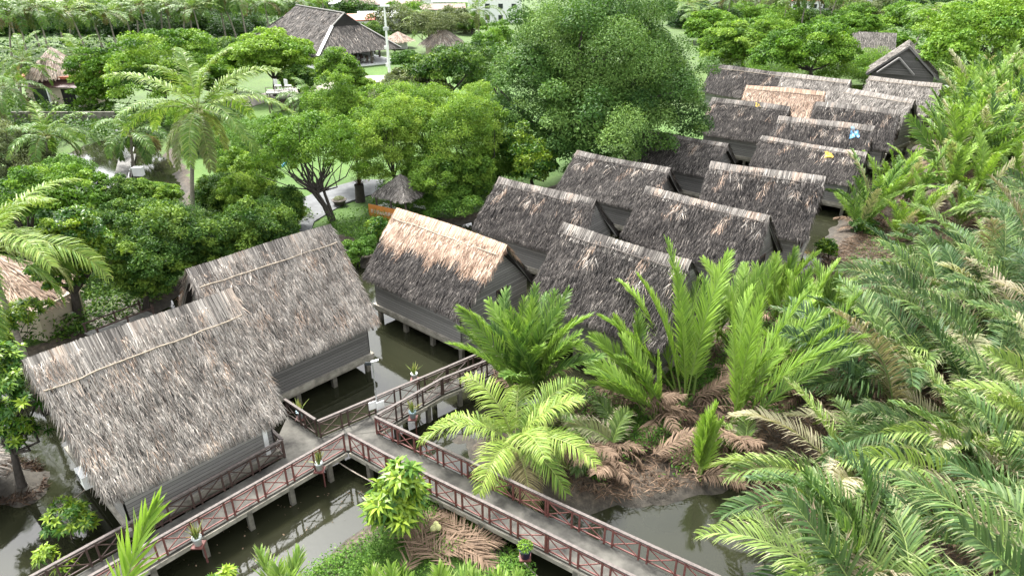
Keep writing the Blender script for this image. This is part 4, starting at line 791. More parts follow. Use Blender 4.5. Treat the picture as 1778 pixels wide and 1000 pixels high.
for (b, cr, lab, lf, n) in [((660, 425), [(655, 405, 24, 30, 0)], 'dark leafy bush left of the tan roof ridge', 'mango', 5000), ((620, 452), [(615, 440, 34, 20, 0), (640, 425, 20, 18, 1)], 'weedy yellow green bush on the bank between pale and tan roofs', 'weed', 7000), ((790, 372), [(785, 352, 62, 26, 0), (730, 350, 30, 25, 0)], 'green hedge behind the tan ridged hut', 'weed', 12000),
        ((1438, 450), [(1437, 432, 18, 17, 0)], 'small dark bush beside the stilts of the pale ridged hut', 'mango', 2600), ((1500, 402), [(1502, 395, 24, 14, 0)], 'low leafy bush at the water below the yellow bag hut', 'mango', 2400)]:
    tree('bush', lab, G(*b), cr, lf, n, .2, .09, 20, .05, 'darkbark', 4, cat='bush', low=-.5, vm=.55)
tree('mango_tree', 'young mango tree with glossy yellow green leaf rosettes against the red railing', G(690, 925), [(700, 832, 30, 26, 0), (672, 868, 26, 28, -.3), (718, 862, 22, 30, .2), (690, 895, 36, 22, -.5), (655, 890, 16, 16, -.4)], 'mango', 150, .55, .15, 26, .05, 'bark', 12, rosette=12, cat='bush', low=-.5, vm=.55, frac=(.3, .5))
tree('mango_tree', 'mango tree with dark trunk on the mud mound at the left edge', G(38, 842), [(20, 700, 42, 62, 0), (5, 640, 35, 50, .5), (40, 755, 30, 35, -.3), (-20, 740, 40, 50, 0)], 'mango', 330, .34, .1, 34, .17, 'darkbark', 12, rosette=12, low=-.6, vm=.52)
tree('mango_tree', 'low mango sapling in the water below the white box', G(125, 935, 0), [(112, 900, 42, 20, 0), (145, 915, 22, 22, -.2)], 'mango', 60, .32, .1, 12, .03, 'bark', 8, rosette=12, cat='bush', vm=.52)
tree('mango_tree', 'small sapling with one bright leaf tuft beside the lower left railing', G(85, 1000, 0), [(80, 968, 16, 14, 0), (112, 985, 14, 12, 0)], 'mango', 18, .32, .1, 6, .03, 'bark', 4, rosette=12, cat='bush', vm=.68)
tree('mango_tree', 'leafy rosette tip at the bottom edge left of the island', G(385, 1040, 0), [(385, 1000, 20, 14, 0)], 'mango', 12, .32, .1, 5, .03, 'bark', 4, rosette=12, cat='bush', vm=.62)
tree('mango_tree', 'leafy branch in front of the beige cottage wall at the left edge', G(20, 640), [(15, 560, 28, 30, 0), (0, 600, 30, 25, 0), (45, 545, 34, 26, .3)], 'mango', 150, .34, .1, 14, .06, 'darkbark', 7, rosette=12, vm=.56)
for (b, cr, lab, lf, n) in [((450, 262), [(450, 232, 70, 22, 0), (400, 250, 50, 20, 0)], 'bright low hedge in front of the open lawn', 'weed', 16000), ((350, 262), [(345, 240, 45, 22, 0)], 'low hedge behind the tall coconut crown', 'weed', 9000), ((440, 345), [(440, 300, 52, 36, 0), (400, 290, 36, 30, 0)], 'light green bush between the coconut crown and the shade tree', 'feather', 18000),
        ((880, 330), [(868, 280, 40, 48, 0), (850, 320, 36, 30, -1)], 'green bush between the grove and the big tree', 'weed', 16000), ((560, 225), [(565, 190, 42, 36, 0)], 'light green bush in the lawn behind the shade tree', 'feather', 14000), ((690, 205), [(690, 172, 48, 26, 0)], 'yellowish bush behind the grove', 'olive', 12000), ((840, 215), [(835, 175, 40, 34, 0)], 'yellow flowering bush at the left of the big tree', 'feather', 12000),
        ((330, 235), [(330, 205, 40, 24, 0)], 'green bush on the far pond bank', 'bright', 9000), ((130, 330), [(120, 300, 40, 24, 0)], 'green bush on the near pond bank', 'weed', 9000), ((1530, 132), [(1520, 112, 42, 22, 0)], 'bright bush before the hidden thatched hut', 'bright', 11000), ((1655, 140), [(1640, 118, 32, 22, 0)], 'green bush right of the twin gabled hut', 'bright', 8000), ((1500, 146), [(1502, 132, 24, 14, 0)], 'small bush at the left foot of the twin gabled hut', 'weed', 5000), ((1350, 135), [(1345, 118, 55, 18, 0)], 'green bush along the far end of the huts, behind the grey one', 'bright', 10000), ((1445, 145), [(1440, 125, 50, 18, 0)], 'green bush just left of the grey hut pair', 'bright', 10000), ((1270, 118), [(1262, 102, 45, 18, 0)], 'yellow green bush at the far end of the dark roofs', 'feather', 9000)]:
    tree('bush', lab, G(*b), cr, lf, n, .24, .1, 34, .07, 'darkbark', 5, cat='bush', low=-.8, vm=.55)
# far woods: a few trees, copied
FP = [tree('far_tree', '', (0, 150 + 0 * i, .35), [(889, 130, 70, 48, 0), (850 + 30 * i, 150, 45, 34, 0)], lf, 9000, .62, .34, 44, .4, 'darkbark', 6, low=-.6, frac=(.2, .33), vm=.24 if lf == 'dark' else .46) for i, lf in enumerate(['dark', 'bright', 'dark', 'olive', 'bright'])]
far = []
for u in range(-20, 420, 26): far.append((u + rng.uniform(-10, 10), rng.uniform(52, 64), 0, 'dark tree in the woods behind the coconut palm row', 'dark trees of the far woods', (0, 2)))
for u in range(-40, 460, 34): far.append((u + rng.uniform(-10, 10), rng.uniform(36, 56), 0, 'dark tree in the woods behind the coconut palm row', 'dark trees of the far woods', (0, 2)))
for u in range(-40, 600, 40): far.append((u + rng.uniform(-10, 10), rng.uniform(12, 26), 0, 'green tree on the far skyline left of the town', 'trees on the far left skyline', (0, 1, 4)))
for u in (590, 625, 605, 685, 720, 705, 780, 800, 855): far.append((u, rng.uniform(28, 58), 0, 'tree among the town houses at the top', 'trees between the town houses', (0, 3, 1)))
for u in range(1190, 1800, 30): far.append((u + rng.uniform(-10, 10), rng.uniform(30, 62), 0, 'tree in the woods behind the far huts', 'trees of the woods behind the huts', (0, 1, 4, 3)))
for u in range(1190, 1800, 36): far.append((u + rng.uniform(-10, 10), rng.uniform(8, 26), 0, 'tree on the far skyline at the upper right', 'trees on the far right skyline', (0, 1, 3)))
us = set()
for (u, v, _, lab, gp, ks) in far:
    k = int(ks[int(rng.integers(len(ks)))]); g_ = G(u, v); s = rng.uniform(.65, 1.05) * (1 if v > 30 else .9); rz = rng.uniform(0, 6.28)
    if k not in us: us.add(k); o = FP[k]; o.location = g_; o.rotation_euler.z = rz; o.scale = (s, s, s * .85); o['label'] = lab; o['group'] = gp
    else: dup(FP[k], g_, rz, (s, s, s * .85), lab, gp)
# ------------------------------------------------------------------ ground cover
def cover(name, label, poly_, n, ll, lw, m, z=.4, h=.35, vm=.5, skip=None, bv=.0, mode='leaf', cat='ground cover', clump=0.0):
    lo, hi = poly_.min(0), poly_.max(0); P = rng.uniform(lo, hi, (n * 4, 2)); P = P[sdf(P, poly_) < 0]
    if clump: P = P[(wob(P, clump, .7) + rng.normal(0, .35, len(P))) > -.05]
    P = P[:n]; m_ = len(P); mb = MB()
    zz = z + h * rng.random(m_) ** 1.5 * (1 + .8 * wob(P, .8, 2.0)); C = np.c_[P, np.maximum(zz, z)]
    if mode == 'leaf':
        nn = unit(np.array([0, 0, 1.0]) + rng.normal(0, .6, (m_, 3))); t = unit(np.cross(nn, rng.normal(0, 1, (m_, 3)))); b = np.cross(nn, t)
    else:
        t = unit(np.c_[rng.normal(0, 1, (m_, 2)), rng.normal(.05, .25, m_)]); b = unit(np.cross(t, rng.normal(0, 1, (m_, 3)) + [0, 0, .5]))
    L = ll * rng.uniform(.5, 1.4, m_)[:, None]; W = lw * rng.uniform(.5, 1.4, m_)[:, None]
    V = np.stack([C - t * L * .5, C + b * W * .5, C + t * L * .5, C - b * W * .5], 1)
    mb.add(V, np.arange(m_)[:, None] * 4 + [0, 1, 2, 3], np.clip(rng.normal(vm, .17, m_) + bv * wob(P, .7, 0), 0, 1), 0.0 if m != 'dead' else rng.uniform(.7, 1, m_))
    tag(mb.build(name, M[m]), label, cat, kind='stuff')
cover('weeds', 'green weeds covering the small island at the bottom', ISLAND, 26000, .12, .05, 'weed', .3, .45, .55, bv=.1, clump=.9)
cover('weeds', 'green weeds on the bank behind the young coconut palm', poly([(880, 780), (960, 700), (1120, 670), (1200, 640), (1130, 760), (960, 800)]), 9000, .13, .055, 'weed', .35, .35, .5)
cover('weeds', 'low weeds on the bank between the stilt hut and the grey green thicket', poly([(1260, 560), (1330, 500), (1450, 480), (1520, 410), (1640, 330), (1600, 430), (1450, 560), (1330, 620)]), 14000, .15, .06, 'weed', .35, .4, .5)
cover('leaf_litter', 'brown dead frond litter on the nipa bank', poly([(920, 830), (1020, 700), (1190, 640), (1330, 500), (1500, 410), (1640, 330), (1800, 330), (1800, 900), (1560, 1060), (1400, 985), (1320, 900), (1280, 840), (1180, 862), (1060, 885)]), 60000, .5, .04, 'dead', .35, .3, .5, mode='stick')
cover('leaf_litter', 'dead frond litter under the bright nipa palms by the far huts', GREEN_BANK, 30000, .8, .055, 'dead', .35, .4, .5, mode='stick')
cover('undergrowth', 'green undergrowth below the left thicket', poly([(-100, 640), (-100, 330), (60, 335), (200, 380), (320, 390), (520, 350), (560, 400), (440, 445), (320, 500), (240, 560), (120, 600)]), 42000, .28, .12, 'dark', .4, .9, .5, bv=.08, clump=.35)
cover('undergrowth', 'green undergrowth under the feathery grove', poly([(640, 440), (560, 395), (640, 380), (660, 330), (900, 290), (960, 295), (840, 355), (700, 385)]), 16000, .2, .09, 'weed', .4, .7, .5)
cover('undergrowth', 'dark undergrowth between the pond and the left background trees', poly([(-60, 290), (-60, 180), (160, 190), (300, 200), (440, 190), (420, 215), (300, 225), (280, 260), (130, 250), (60, 290)]), 20000, .45, .2, 'dark', .4, 1.2, .45)
cover('undergrowth', 'green undergrowth among the far trees', poly([(-100, 130), (-100, 20), (600, 20), (700, 60), (640, 80), (420, 60), (380, 100), (150, 120)]), 12000, 1.0, .5, 'dark', .4, .8, .1)
cover('undergrowth', 'green undergrowth behind the far huts', poly([(1200, 110), (1230, 20), (1800, 20), (1850, 120), (1640, 120), (1480, 110), (1380, 105)]), 12000, .9, .45, 'dark', .4, .8, .4)
cover('weeds', 'green weeds and creepers over the nipa bank between the dead fronds', poly([(960, 800), (1040, 690), (1190, 640), (1330, 540), (1450, 560), (1400, 700), (1300, 800), (1180, 840), (1050, 860)]), 26000, .16, .06, 'weed', .4, .55, .5, clump=.7)
cover('fallen_leaves', 'yellow leaves floating on the brown water', poly([(300, 980), (480, 860), (600, 810), (660, 880), (560, 950), (480, 1000)]), 60, .09, .05, 'dead', .012, 0.0, .9)
cover('leaf_litter', 'dark roots and dead stems along the mud mound at the left', MOUND, 1500, .45, .05, 'dead', .1, .25, .1, mode='stick')
# fallen brown fronds, each one to be seen
def fallen(loc, az, L, label, n=42, ll=.8, flat=.05, v=.55, group='fallen brown palm fronds', el=.12, hang=.12):
    T = MB(); frond(T, (0, 0, 0), az, el, L, .25, n, ll, .055, flat, hang, .75, .08, .05, v, 1.0, 0, .03, 0, 1.0, .55)
    o = T.build('fallen_frond', M['dead']); o.location = [float(c) for c in loc]; tag(o, label, 'fallen frond', group)
for (u, v, a, L, lab, vv) in [(790, 985, 2.5, 4.0, 'pale brown fallen frond at the bottom of the island', .8), (760, 905, -.8, 3.2, 'reddish fallen frond along the upper edge of the island', .62), (700, 1000, 1.3, 3.4, 'brown fallen frond over the lower island beside the bright spear', .7), (850, 985, 2.2, 3.4, 'brown fallen frond beside the weeds below the railing', .66), (730, 960, .2, 3.0, 'greyish fallen frond in the middle of the island', .72)]:
    fallen(at(u, v, .62), a, L, lab, v=vv, ll=1.0)
for (u, v, a, L, lab, vv) in [(985, 775, -1.4, 2.8, 'dark reddish drooping dead frond beside the young coconut palm', .42), (1010, 770, -1.1, 2.6, 'reddish brown dead frond hanging over the bank edge', .5), (1060, 800, -2.0, 2.4, 'pale dead frond on the bank above the dark pool', .75), (1100, 700, -.4, 2.6, 'brown dead frond below the yellow green nipa palms', .55), (1210, 690, .3, 2.4, 'brown dead frond behind the water edge shoot', .6),
        (1400, 540, .8, 2.6, 'pinkish dead frond beside the nipa spear', .7), (1330, 790, 3.0, 2.8, 'greyish dead frond leaning over the pool from the thicket', .85), (1130, 790, .2, 2.6, 'grey brown dead frond across the middle of the bank', .65), (1250, 760, -.9, 2.2, 'dead frond bent to the water below the spear palm', .5)]:
    fallen(at(u, v, .9), a, L, lab, v=vv, el=.55, hang=.8, ll=.85)
for (u, v) in [(757, 911), (752, 918), (761, 916)]:
    mb = MB(); mb.lathe([(0, -.15), (.1, -.11), (.14, 0), (.1, .11), (0, .14)], n=14); o = mb.build('fallen_coconut', M['coconut'], None, True); o.location = [float(c) for c in at(u, v, .75)]; tag(o, 'pale green coconut lying in the weeds of the island', 'coconut', 'three coconuts on the island')
for (pq, lab) in [(((560, 782), (650, 838)), 'pale pipe leaning from the walkway corner into the water'), (((100, 880), (160, 838)), 'thin branch reaching over the water toward the white box'), (((900, 965), (980, 1040)), 'pale cable sagging under the red railing')]:
    a_, b2 = at(*pq[0], .75), at(*pq[1], .3); mb = MB(); t = np.linspace(0, 1, 8)[:, None]; pts = a_ * (1 - t) + b2 * t; pts[:, 2] -= .12 * np.sin(t[:, 0] * 3.14); mb.tube(pts, .028, 6); tag(mb.build('pipe', M['hose'], None, True), lab, 'pipe')
# ------------------------------------------------------------------ lawn, paths, pond furniture
def sheet(name, pts, m, z): mb = MB(); P = poly(pts, .45); mb.prism(P, .1, z); tag(mb.build(name, M[m]), None, None, kind='structure')
sheet('path', [(500, 400), (505, 352), (560, 330), (625, 312), (668, 312), (655, 335), (600, 352), (545, 385), (540, 402)], 'path', .47)
sheet('path', [(390, 185), (400, 172), (470, 160), (560, 140), (640, 132), (700, 130), (700, 136), (600, 152), (480, 172), (420, 190)], 'sand', .47)
sheet('path', [(120, 545), (150, 520), (230, 510), (252, 522), (235, 560), (170, 570)], 'sand', .47)
sheet('paving', [(640, 362), (668, 352), (700, 365), (690, 380), (660, 372)], 'white', .48)
def stick_struct(T, name, m, items):
    for p, q, w in items: mb = MB(); mb.beam(p, q, w, w); mb.build(name, m, T)
p = G(208, 575, .5); T = thing('gangway', 'weathered wooden ramp from the sandy path toward the pale hut', 'gangway', p, -.5)
mb = MB(); mb.beam((0, -1.6, .5), (0, 2.2, .1), 1.3, .08); mb.build('deck', M['bargeboard'], T); stick_struct(T, 'handrail', M['raildark'], [((.62, -1.6, 1.1), (.62, 2.0, .8), .07), ((-.62, -1.6, 1.1), (-.62, 2.0, .8), .07)]); stick_struct(T, 'post', M['raildark'], [((s * .62, y, .1), (s * .62, y, 1.05), .08) for s in (-1, 1) for y in (-1.5, .3, 1.9)])
# pond: boardwalk, fountain, pump box
a_, b2 = at(205, 345, .25), at(222, 268, .25); T = thing('boardwalk', 'narrow slatted boardwalk running out into the pond', 'boardwalk', a_); d = b2 - a_; L = np.linalg.norm(d); d /= L; s_ = np.array([d[1], -d[0], 0])
mb = MB()
for i in range(int(L / .28)): c = d * (i * .28 + .1); mb.beam(c - s_ * .8, c + s_ * .8, .22, .05)
mb.build('deck', M['bargeboard'], T); mb = MB(); mb.tube([s_ * .75 + [0, 0, .7], s_ * .75 + d * L * .5 + [0, 0, .6], s_ * .75 + d * L + [0, 0, .7]], .03, 5); mb.build('rope', M['white'], T)
for i in range(6):
    mb = MB(); c = d * L * i / 5 + s_ * .75; mb.tube([c + [0, 0, -.8], c + [0, 0, .75]], .05, 6); mb.build('post', M['raildark'], T)
P = at(216, 278, 0); T = thing('fountain', 'white spraying fountain jet in the pond', 'fountain', P); mb = MB(); n = 1500; h = rng.random(n) ** 1.6 * 3.2; r = .08 + (3.2 - h) * .22 * rng.random(n) ** .7; a = rng.uniform(0, 6.28, n); C = np.c_[r * np.cos(a), r * np.sin(a), h]; t = unit(rng.normal(0, .3, (n, 3)) + [0, 0, 1]); b = unit(np.cross(t, rng.normal(0, 1, (n, 3)))); 
mb.add(np.stack([C - t * .14, C + b * .04, C + t * .14, C - b * .04], 1), np.arange(n)[:, None] * 4 + [0, 1, 2, 3]); mb.build('spray', M['white'], T); mb = MB(); mb.lathe([(0, -.3), (.25, -.3), (.25, .06), (.06, .1), (0, .1)], n=14); mb.build('nozzle', M['post'], T)
P = at(242, 305, .35); T = thing('pump_box', 'white pump box beside the pond boardwalk', 'box', P); mb = MB(); mb.box((0, 0, .4), (.9, .6, .8)); mb.build('casing', M['white'], T); mb = MB(); mb.box((0, 0, .83), (1.0, .7, .05)); mb.build('lid', M['white'], T)
# small things on the lawn
P = G(590, 357); T = thing('bonsai_bowl', 'round dark planter bowl holding a pale plant on the lawn edge', 'planter', P); mb = MB(); mb.lathe([(0, 0), (.35, 0), (.62, .5), (.66, .55), (.58, .55), (.5, .45), (0, .45)], n=20); mb.build('bowl', M['polesdark'], T, True); mb = MB(); crown_pts(mb, [((0, 0, .65), (.45, .45, .2))], 500, .16, .07, .7); mb.build('foliage', M['olive'], T)
P = G(626, 350); T = thing('tree_stump', 'thick cut palm stump with a dead brown top on the lawn', 'stump', P); mb = MB(); mb.tube([(0, 0, -.2), (0, 0, .1), (.02, 0, 1.3), (0, 0, 1.6)], [.55, .45, .4, .42], 12); mb.build('trunk', M['darkbark'], T, True); mb = MB(); blade_plant(mb, (0, 0, 1.5), 60, 1.3, .9, .06, (.1, .5), 1.0, .6); mb.build('dead_fronds', M['dead'], T)
P = G(487, 300); T = thing('swing_seat', 'blue hanging swing seat under the shade tree', 'swing', P); mb = MB(); t = np.linspace(0, math.pi, 12); mb.tube(np.c_[np.cos(t) * .7, 0 * t, 1.2 - .55 * np.sin(t)], .14, 8); mb.build('seat', M['tarp'], T, True); stick_struct(T, 'rope', M['hose'], [((-.7, 0, 1.2), (-.9, 0, 4.2), .03), ((.7, 0, 1.2), (.9, 0, 4.2), .03)])
# lookout platform
P = G(492, 193); T = thing('lookout_platform', 'wooden lookout platform on stilts at the lawn edge', 'platform', P, .2)
mb = MB(); mb.box((0, 0, 2.6), (3.6, 2.6, .16)); mb.build('deck', M['planks'], T); stick_struct(T, 'post', M['bark'], [((x, y, -.2), (x, y, 2.6), .16) for x in (-1.6, 1.6) for y in (-1.1, 1.1)]); stick_struct(T, 'rail', M['bark'], [((-1.7, -1.2, z), (1.7, -1.2, z), .06) for z in (3.0, 3.4)]); stick_struct(T, 'rail_post', M['bark'], [((x, -1.2, 2.6), (x, -1.2, 3.4), .06) for x in (-1.7, -.6, .6, 1.7)])
mb = MB(); mb.box((.4, 0, .75), (1.3, 1.2, 1.5)); mb.build('store_box', M['raildark'], T)
def chair(loc, rz, label, m, group, s=1.0):
    T = thing('chair', label, 'chair', loc, rz, group); T.scale = (s,) * 3
    mb = MB(); mb.box((0, 0, .45), (.46, .46, .05)); mb.build('seat', m, T); mb = MB(); mb.box((0, .22, .78), (.44, .05, .5)); mb.build('backrest', m, T)
    for x in (-.19, .19):
        for y in (-.19, .19): mb = MB(); mb.box((x, y, .22), (.04, .04, .42)); mb.build('leg', m, T)
    return T
for dx, lb in ((-.3, 'white chair on the lookout platform, left one'), (1.1, 'white chair on the lookout platform, right one')): chair(P + np.array([dx, .2, 2.68]), 2.6, lb, M['white'], 'chairs on the lookout platform', 1.5)
# kiosk with the orange board
P = G(700, 372); T = thing('kiosk', 'small thatched kiosk with an orange board behind the tan ridge', 'kiosk', P, -.5)
mb = MB(); th = np.arange(4) * math.pi / 2 + math.pi / 4; e = np.c_[np.cos(th) * 2.6, np.sin(th) * 2.6, np.full(4, 1.9)]; tp = np.array([[0, 0, 3.5]]); mb.add(np.r_[e, tp], [[i, (i + 1) % 4, 4] for i in range(4)], .2, .4)
for i in range(4):
    A_, B_ = e[i], e[(i + 1) % 4]; D = unit((A_ + B_) / 2 - tp[0]); U = unit(B_ - A_); N = unit(np.cross(D, U)); N = N if N[2] > 0 else -N
    strands(mb, lambda t, s, A_=A_, B_=B_: tp[0] + s[:, None] * ((A_ * (1 - t)[:, None] + B_ * t[:, None]) - tp[0]), U, D, N, 3, 2.5, 900, (.25, .5), (.03, .06), .42)
mb.build('roof', M['thatch'], T); stick_struct(T, 'post', M['polesdark'], [((x, y, 0), (x, y, 2.1), .12) for x in (-1.5, 0, 1.5) for y in (-1.5, 1.5)])
mb = MB(); mb.box((0, 1.4, 1.1), (2.8, .1, 1.7)); mb.build('back_wall', M['white'], T)
mb = MB(); mb.box((-.6, -1.75, .55), (3.2, .08, 1.1)); bd = mb.build('board', M['orange'], T)
mb = MB()
for i in range(9):                       # the pale letters cannot be read in the photograph: plain worn strokes
    x = -1.9 + i * .3
    for (dx, dz, w_, h_) in ((0, 0, .05, .3), (.13, rng.uniform(-.05, .05), .05, .28), (.065, rng.choice([-.12, 0, .12]), .12, .05)): mb.box((x + dx, -1.797, .55 + dz), (w_, .012, h_))
mb.build('lettering', M['potwhite'], bd)
# left edge cottage, conical house
P = G(45, 590); T = thing('cottage', 'beige cottage with a blue grey door and straw roof at the left edge', 'cottage', P, -.25)
mb = MB(); mb.box((-1.2, 1.6, 1.0), (5.2, 3, 2.0)); mb.build('wall', M['beige'], T); mb = MB(); mb.box((-1.5, .07, .85), (.75, .1, 1.7)); d_ = mb.build('door', M['bluedoor'], T); mb = MB()
for x in (-1.92, -1.08): mb.box((x, .05, .88), (.1, .16, 1.8))
mb.build('door_frame', M['raildark'], d_)
def cone_roof(T, c, r, z0, z1, k, n=1500, name='roof', ll=(.4, .8), lw=(.04, .09), st=20):
    mb = MB(); mb.lathe([(r, z0), (r * .5, z0 + (z1 - z0) * .52), (0.02, z1)], c, st, .25, k); a = rng.uniform(0, 6.283, n); s = rng.random(n) ** .6; rad = r * s; P0 = np.stack([rad * np.cos(a), rad * np.sin(a), z1 + (z0 - z1) * s], -1) + np.array(c)
    D = unit(np.stack([np.cos(a) * r, np.sin(a) * r, np.full(n, z0 - z1)], -1)); S = np.stack([-np.sin(a), np.cos(a), 0 * a], -1); N = np.cross(S, D) * -1; N = np.where(N[:, 2:] < 0, -N, N); D = unit(D + S * rng.normal(0, .15, n)[:, None]); L = rng.uniform(*ll, n)[:, None]; W = S * rng.uniform(*lw, n)[:, None] / 2
    p1 = P0 + N * .04; p2 = P0 + D * L + N * rng.uniform(.04, .12, n)[:, None]; mb.add(np.stack([p1 - W, p1 + W, p2 + W * .5, p2 - W * .5], 1), np.arange(n)[:, None] * 4 + [0, 1, 2, 3], np.clip(rng.normal(.45, .2, n), 0, 1), np.clip(k + rng.normal(0, .08, n), 0, 1)); return mb.build(name, M['thatch'], T)
cone_roof(T, (-2.2, 1.5, 0), 3.4, 2.0, 4.6, .85, 4000)
P = G(105, 185); T = thing('garden_house', 'house with red tile eave, brown metal awning and a conical thatch top', 'house', P, -.12)
mb = MB(); mb.box((0, 2, 1.6), (8.5, 5, 3.2)); mb.build('wall', M['beige'], T); mb = MB(); mb.beam((0, -1.6, 2.9), (0, .2, 3.6), 9.6, .1); mb.build('awning', M['brownmetal'], T); mb = MB(); mb.prism([(-5.4, -.6), (5.4, -.6), (5.4, 5.0), (-5.4, 5.0)], 3.85, 4.15); mb.build('tile_eave', M['redtile'], T)
cone_roof(T, (-1.0, 2.6, 0), 3.7, 4.3, 7.6, .68, 3500, ll=(.7, 1.2), lw=(.08, .16)); stick_struct(T, 'post', M['white'], [((x, -1.5, 0), (x, -1.5, 2.9), .2) for x in (-4.2, 0, 4.2)])
mb = MB(); mb.box((-2.0, -.52, 1.3), (2.2, .06, 2.4)); mb.build('window', M['glassdark'], T); mb = MB(); mb.box((2.2, -.52, 1.3), (2.0, .06, 2.4)); mb.build('door', M['black'], T)
mb = MB(); mb.box((0, 0, .75), (13, .3, 1.5)); o = mb.build('garden_wall', M['post']); o.location = [float(c) for c in G(115, 215)]; tag(o, 'dark mossy garden wall below the red roofed house', 'wall')
P = at(-4, 872, 0); T = thing('thatched_shelter', 'edge of a grey thatched roof at the left border above the water', 'shelter', (P[0] - 1.3, P[1], 0)); cone_roof(T, (0, 0, 0), 1.7, 1.6, 3.0, .5, 2200, ll=(.3, .6), lw=(.02, .05)); stick_struct(T, 'post', M['post'], [((x, y, -.7), (x, y, 1.9), .14) for x in (-.8, .8) for y in (-.8, .8)])
# ------------------------------------------------------------------ the thatched hall
def hip(T, name, L, W, z0, z1, rl, k, n, gab=.3, oh=0.0):
    mb = MB(); x, y = L / 2, W / 2; E_ = np.array([[-x, -y, z0], [x, -y, z0], [x, y, z0], [-x, y, z0]]); R0, R1 = np.array([-rl / 2, 0, z1]), np.array([rl / 2, 0, z1]); gz = z1 - (z1 - z0) * gab; g = gab
    H = {}
    for i, (c, r) in enumerate(((0, R0), (1, R1), (2, R1), (3, R0))):
        hp = r + (E_[c] - r) * g; hp[0] = r[0] + (E_[c][0] - r[0]) * g * .2; H[c] = hp
    slopes = [(E_[0], E_[1], H[0], H[1]), (E_[2], E_[3], H[2], H[3]), (E_[1], E_[2], H[1], H[2]), (E_[3], E_[0], H[3], H[0]), (H[0], H[1], R0, R1), (H[2], H[3], R1, R0)]
    for (a, b, c, d) in slopes:
        mb.add([a, b, d, c], [[0, 1, 2, 3]], .25, k); U = unit(b - a); D = unit((a + b) / 2 - (c + d) / 2); N = np.cross(U, -D); N = N if N[2] > 0 else -N
        m = int(n * np.linalg.norm(b - a) * np.linalg.norm((a + b) / 2 - (c + d) / 2)); strands(mb, lambda t, s, a=a, b=b, c=c, d=d: (c * (1 - t)[:, None] + d * t[:, None]) * (1 - s)[:, None] + (a * (1 - t)[:, None] + b * t[:, None]) * s[:, None], U, D, N, L, np.linalg.norm((a + b) / 2 - (c + d) / 2), m, (.5, 1.1), (.06, .16), lambda t, s, n_: np.where(rng.random(n_) < .05, .6, k) + rng.normal(0, .05, n_), vm=.45)
    mb.add([H[1], H[2], R1], [[0, 1, 2]], .1, 0.0); mb.add([H[3], H[0], R0], [[0, 1, 2]], .1, 0.0)
    rf = mb.build(name, M['thatch'], T)
    for c in range(4): m2 = MB(); m2.beam(H[c] + [0, 0, .12], E_[c] + [0, 0, .1], .5, .12); m2.build('hip_board', M['bargeboard'] if c != 1 else M['white'], rf)
    for (a, b) in ((H[1], R1), (H[2], R1), (R0, R1)): m2 = MB(); m2.beam(a + [0, 0, .12], b + [0, 0, .12], .35, .14); m2.build('ridge_board', M['bargeboard'], rf)
    return E_
c1_, c2_ = at(552, 98, 3.0), at(697, 84, 3.0); mid = (c1_ + c2_) / 2; wv = c2_ - c1_; Wd = np.linalg.norm(wv[:2]); ax = math.atan2(wv[1], wv[0]) - math.pi / 2   # local +x faces the gable end
HALL_L = 34.0; cen = mid - np.array([math.cos(ax), math.sin(ax), 0]) * HALL_L / 2
T = thing('thatched_hall', 'large open sided hall with a dark hipped thatch roof and white tables inside', 'hall', (cen[0], cen[1], 0), ax)
hip(T, 'roof', HALL_L, Wd, 3.0, 9.2, HALL_L - 11, .12, 16, .34)
stick_struct(T, 'post', M['polesdark'], [((x, s * (Wd / 2 - .9), .3), (x, s * (Wd / 2 - .9), 3.4), .3) for x in np.linspace(-HALL_L / 2 + 1, HALL_L / 2 - 1, 6) for s in (-1, 1)] + [((HALL_L / 2 - 1, y, .3), (HALL_L / 2 - 1, y, 3.4), .3) for y in (-2.5, 2.5)])
mb = MB(); mb.box((0, 0, .45), (HALL_L - .5, Wd - .5, .4)); mb.build('floor_slab', M['white'], T); mb = MB(); mb.box((-4, Wd / 2 - 1.4, 1.6), (HALL_L - 10, .2, 2.2)); mb.build('back_wall', M['white'], T)
mb = MB(); mb.box((-HALL_L / 2 + 2, 0, 1.7), (.2, Wd - 3, 2.4)); mb.build('end_wall', M['white'], T)
def hallpt(x, y, z): return np.array([cen[0] + x * math.cos(ax) - y * math.sin(ax), cen[1] + x * math.sin(ax) + y * math.cos(ax), z])
ct = None
for i in range(4):
    for j in range(4):
        x, y = HALL_L / 2 - 2.4 - i * 2.6, -Wd / 2 + 2.0 + j * 2.9; q = hallpt(x, y, .65); T2 = thing('dining_table', 'long dining table under a white cloth in the open hall', 'table', q, ax, 'white tables in the hall'); mb = MB(); mb.box((0, 0, .72), (1.0, 1.9, .05)); mb.build('table_top', M['white'], T2); mb = MB()
        for sx in (-.5, .5): mb.box((sx, 0, .5), (.03, 1.9, .42))
        mb.build('cloth', M['white'], T2)
        for sx in (-.42, .42):
            m2 = MB()
            for sy in (-.8, .8): m2.box((sx, sy, .35), (.05, .05, .68))
            m2.build('leg_frame', M['raildark'], T2)
        if i < 3:
            for sx, rz in ((-.85, math.pi / 2), (.85, -math.pi / 2)):
                for sy in (-.55, .55):
                    if ct is None: ct = chair(hallpt(x + sx, y + sy, .65), ax + rz, 'dark wooden chair at a white table in the open hall', M['raildark'], 'chairs at the hall tables')
                    else: dup(ct, hallpt(x + sx, y + sy, .65), ax + rz)
P = G(677, 137); T = thing('lamp_mast', 'tall white lamp mast standing beside the thatched hall', 'lamp mast', P); hm = at_y(668, 12, P[1])[2] - .35
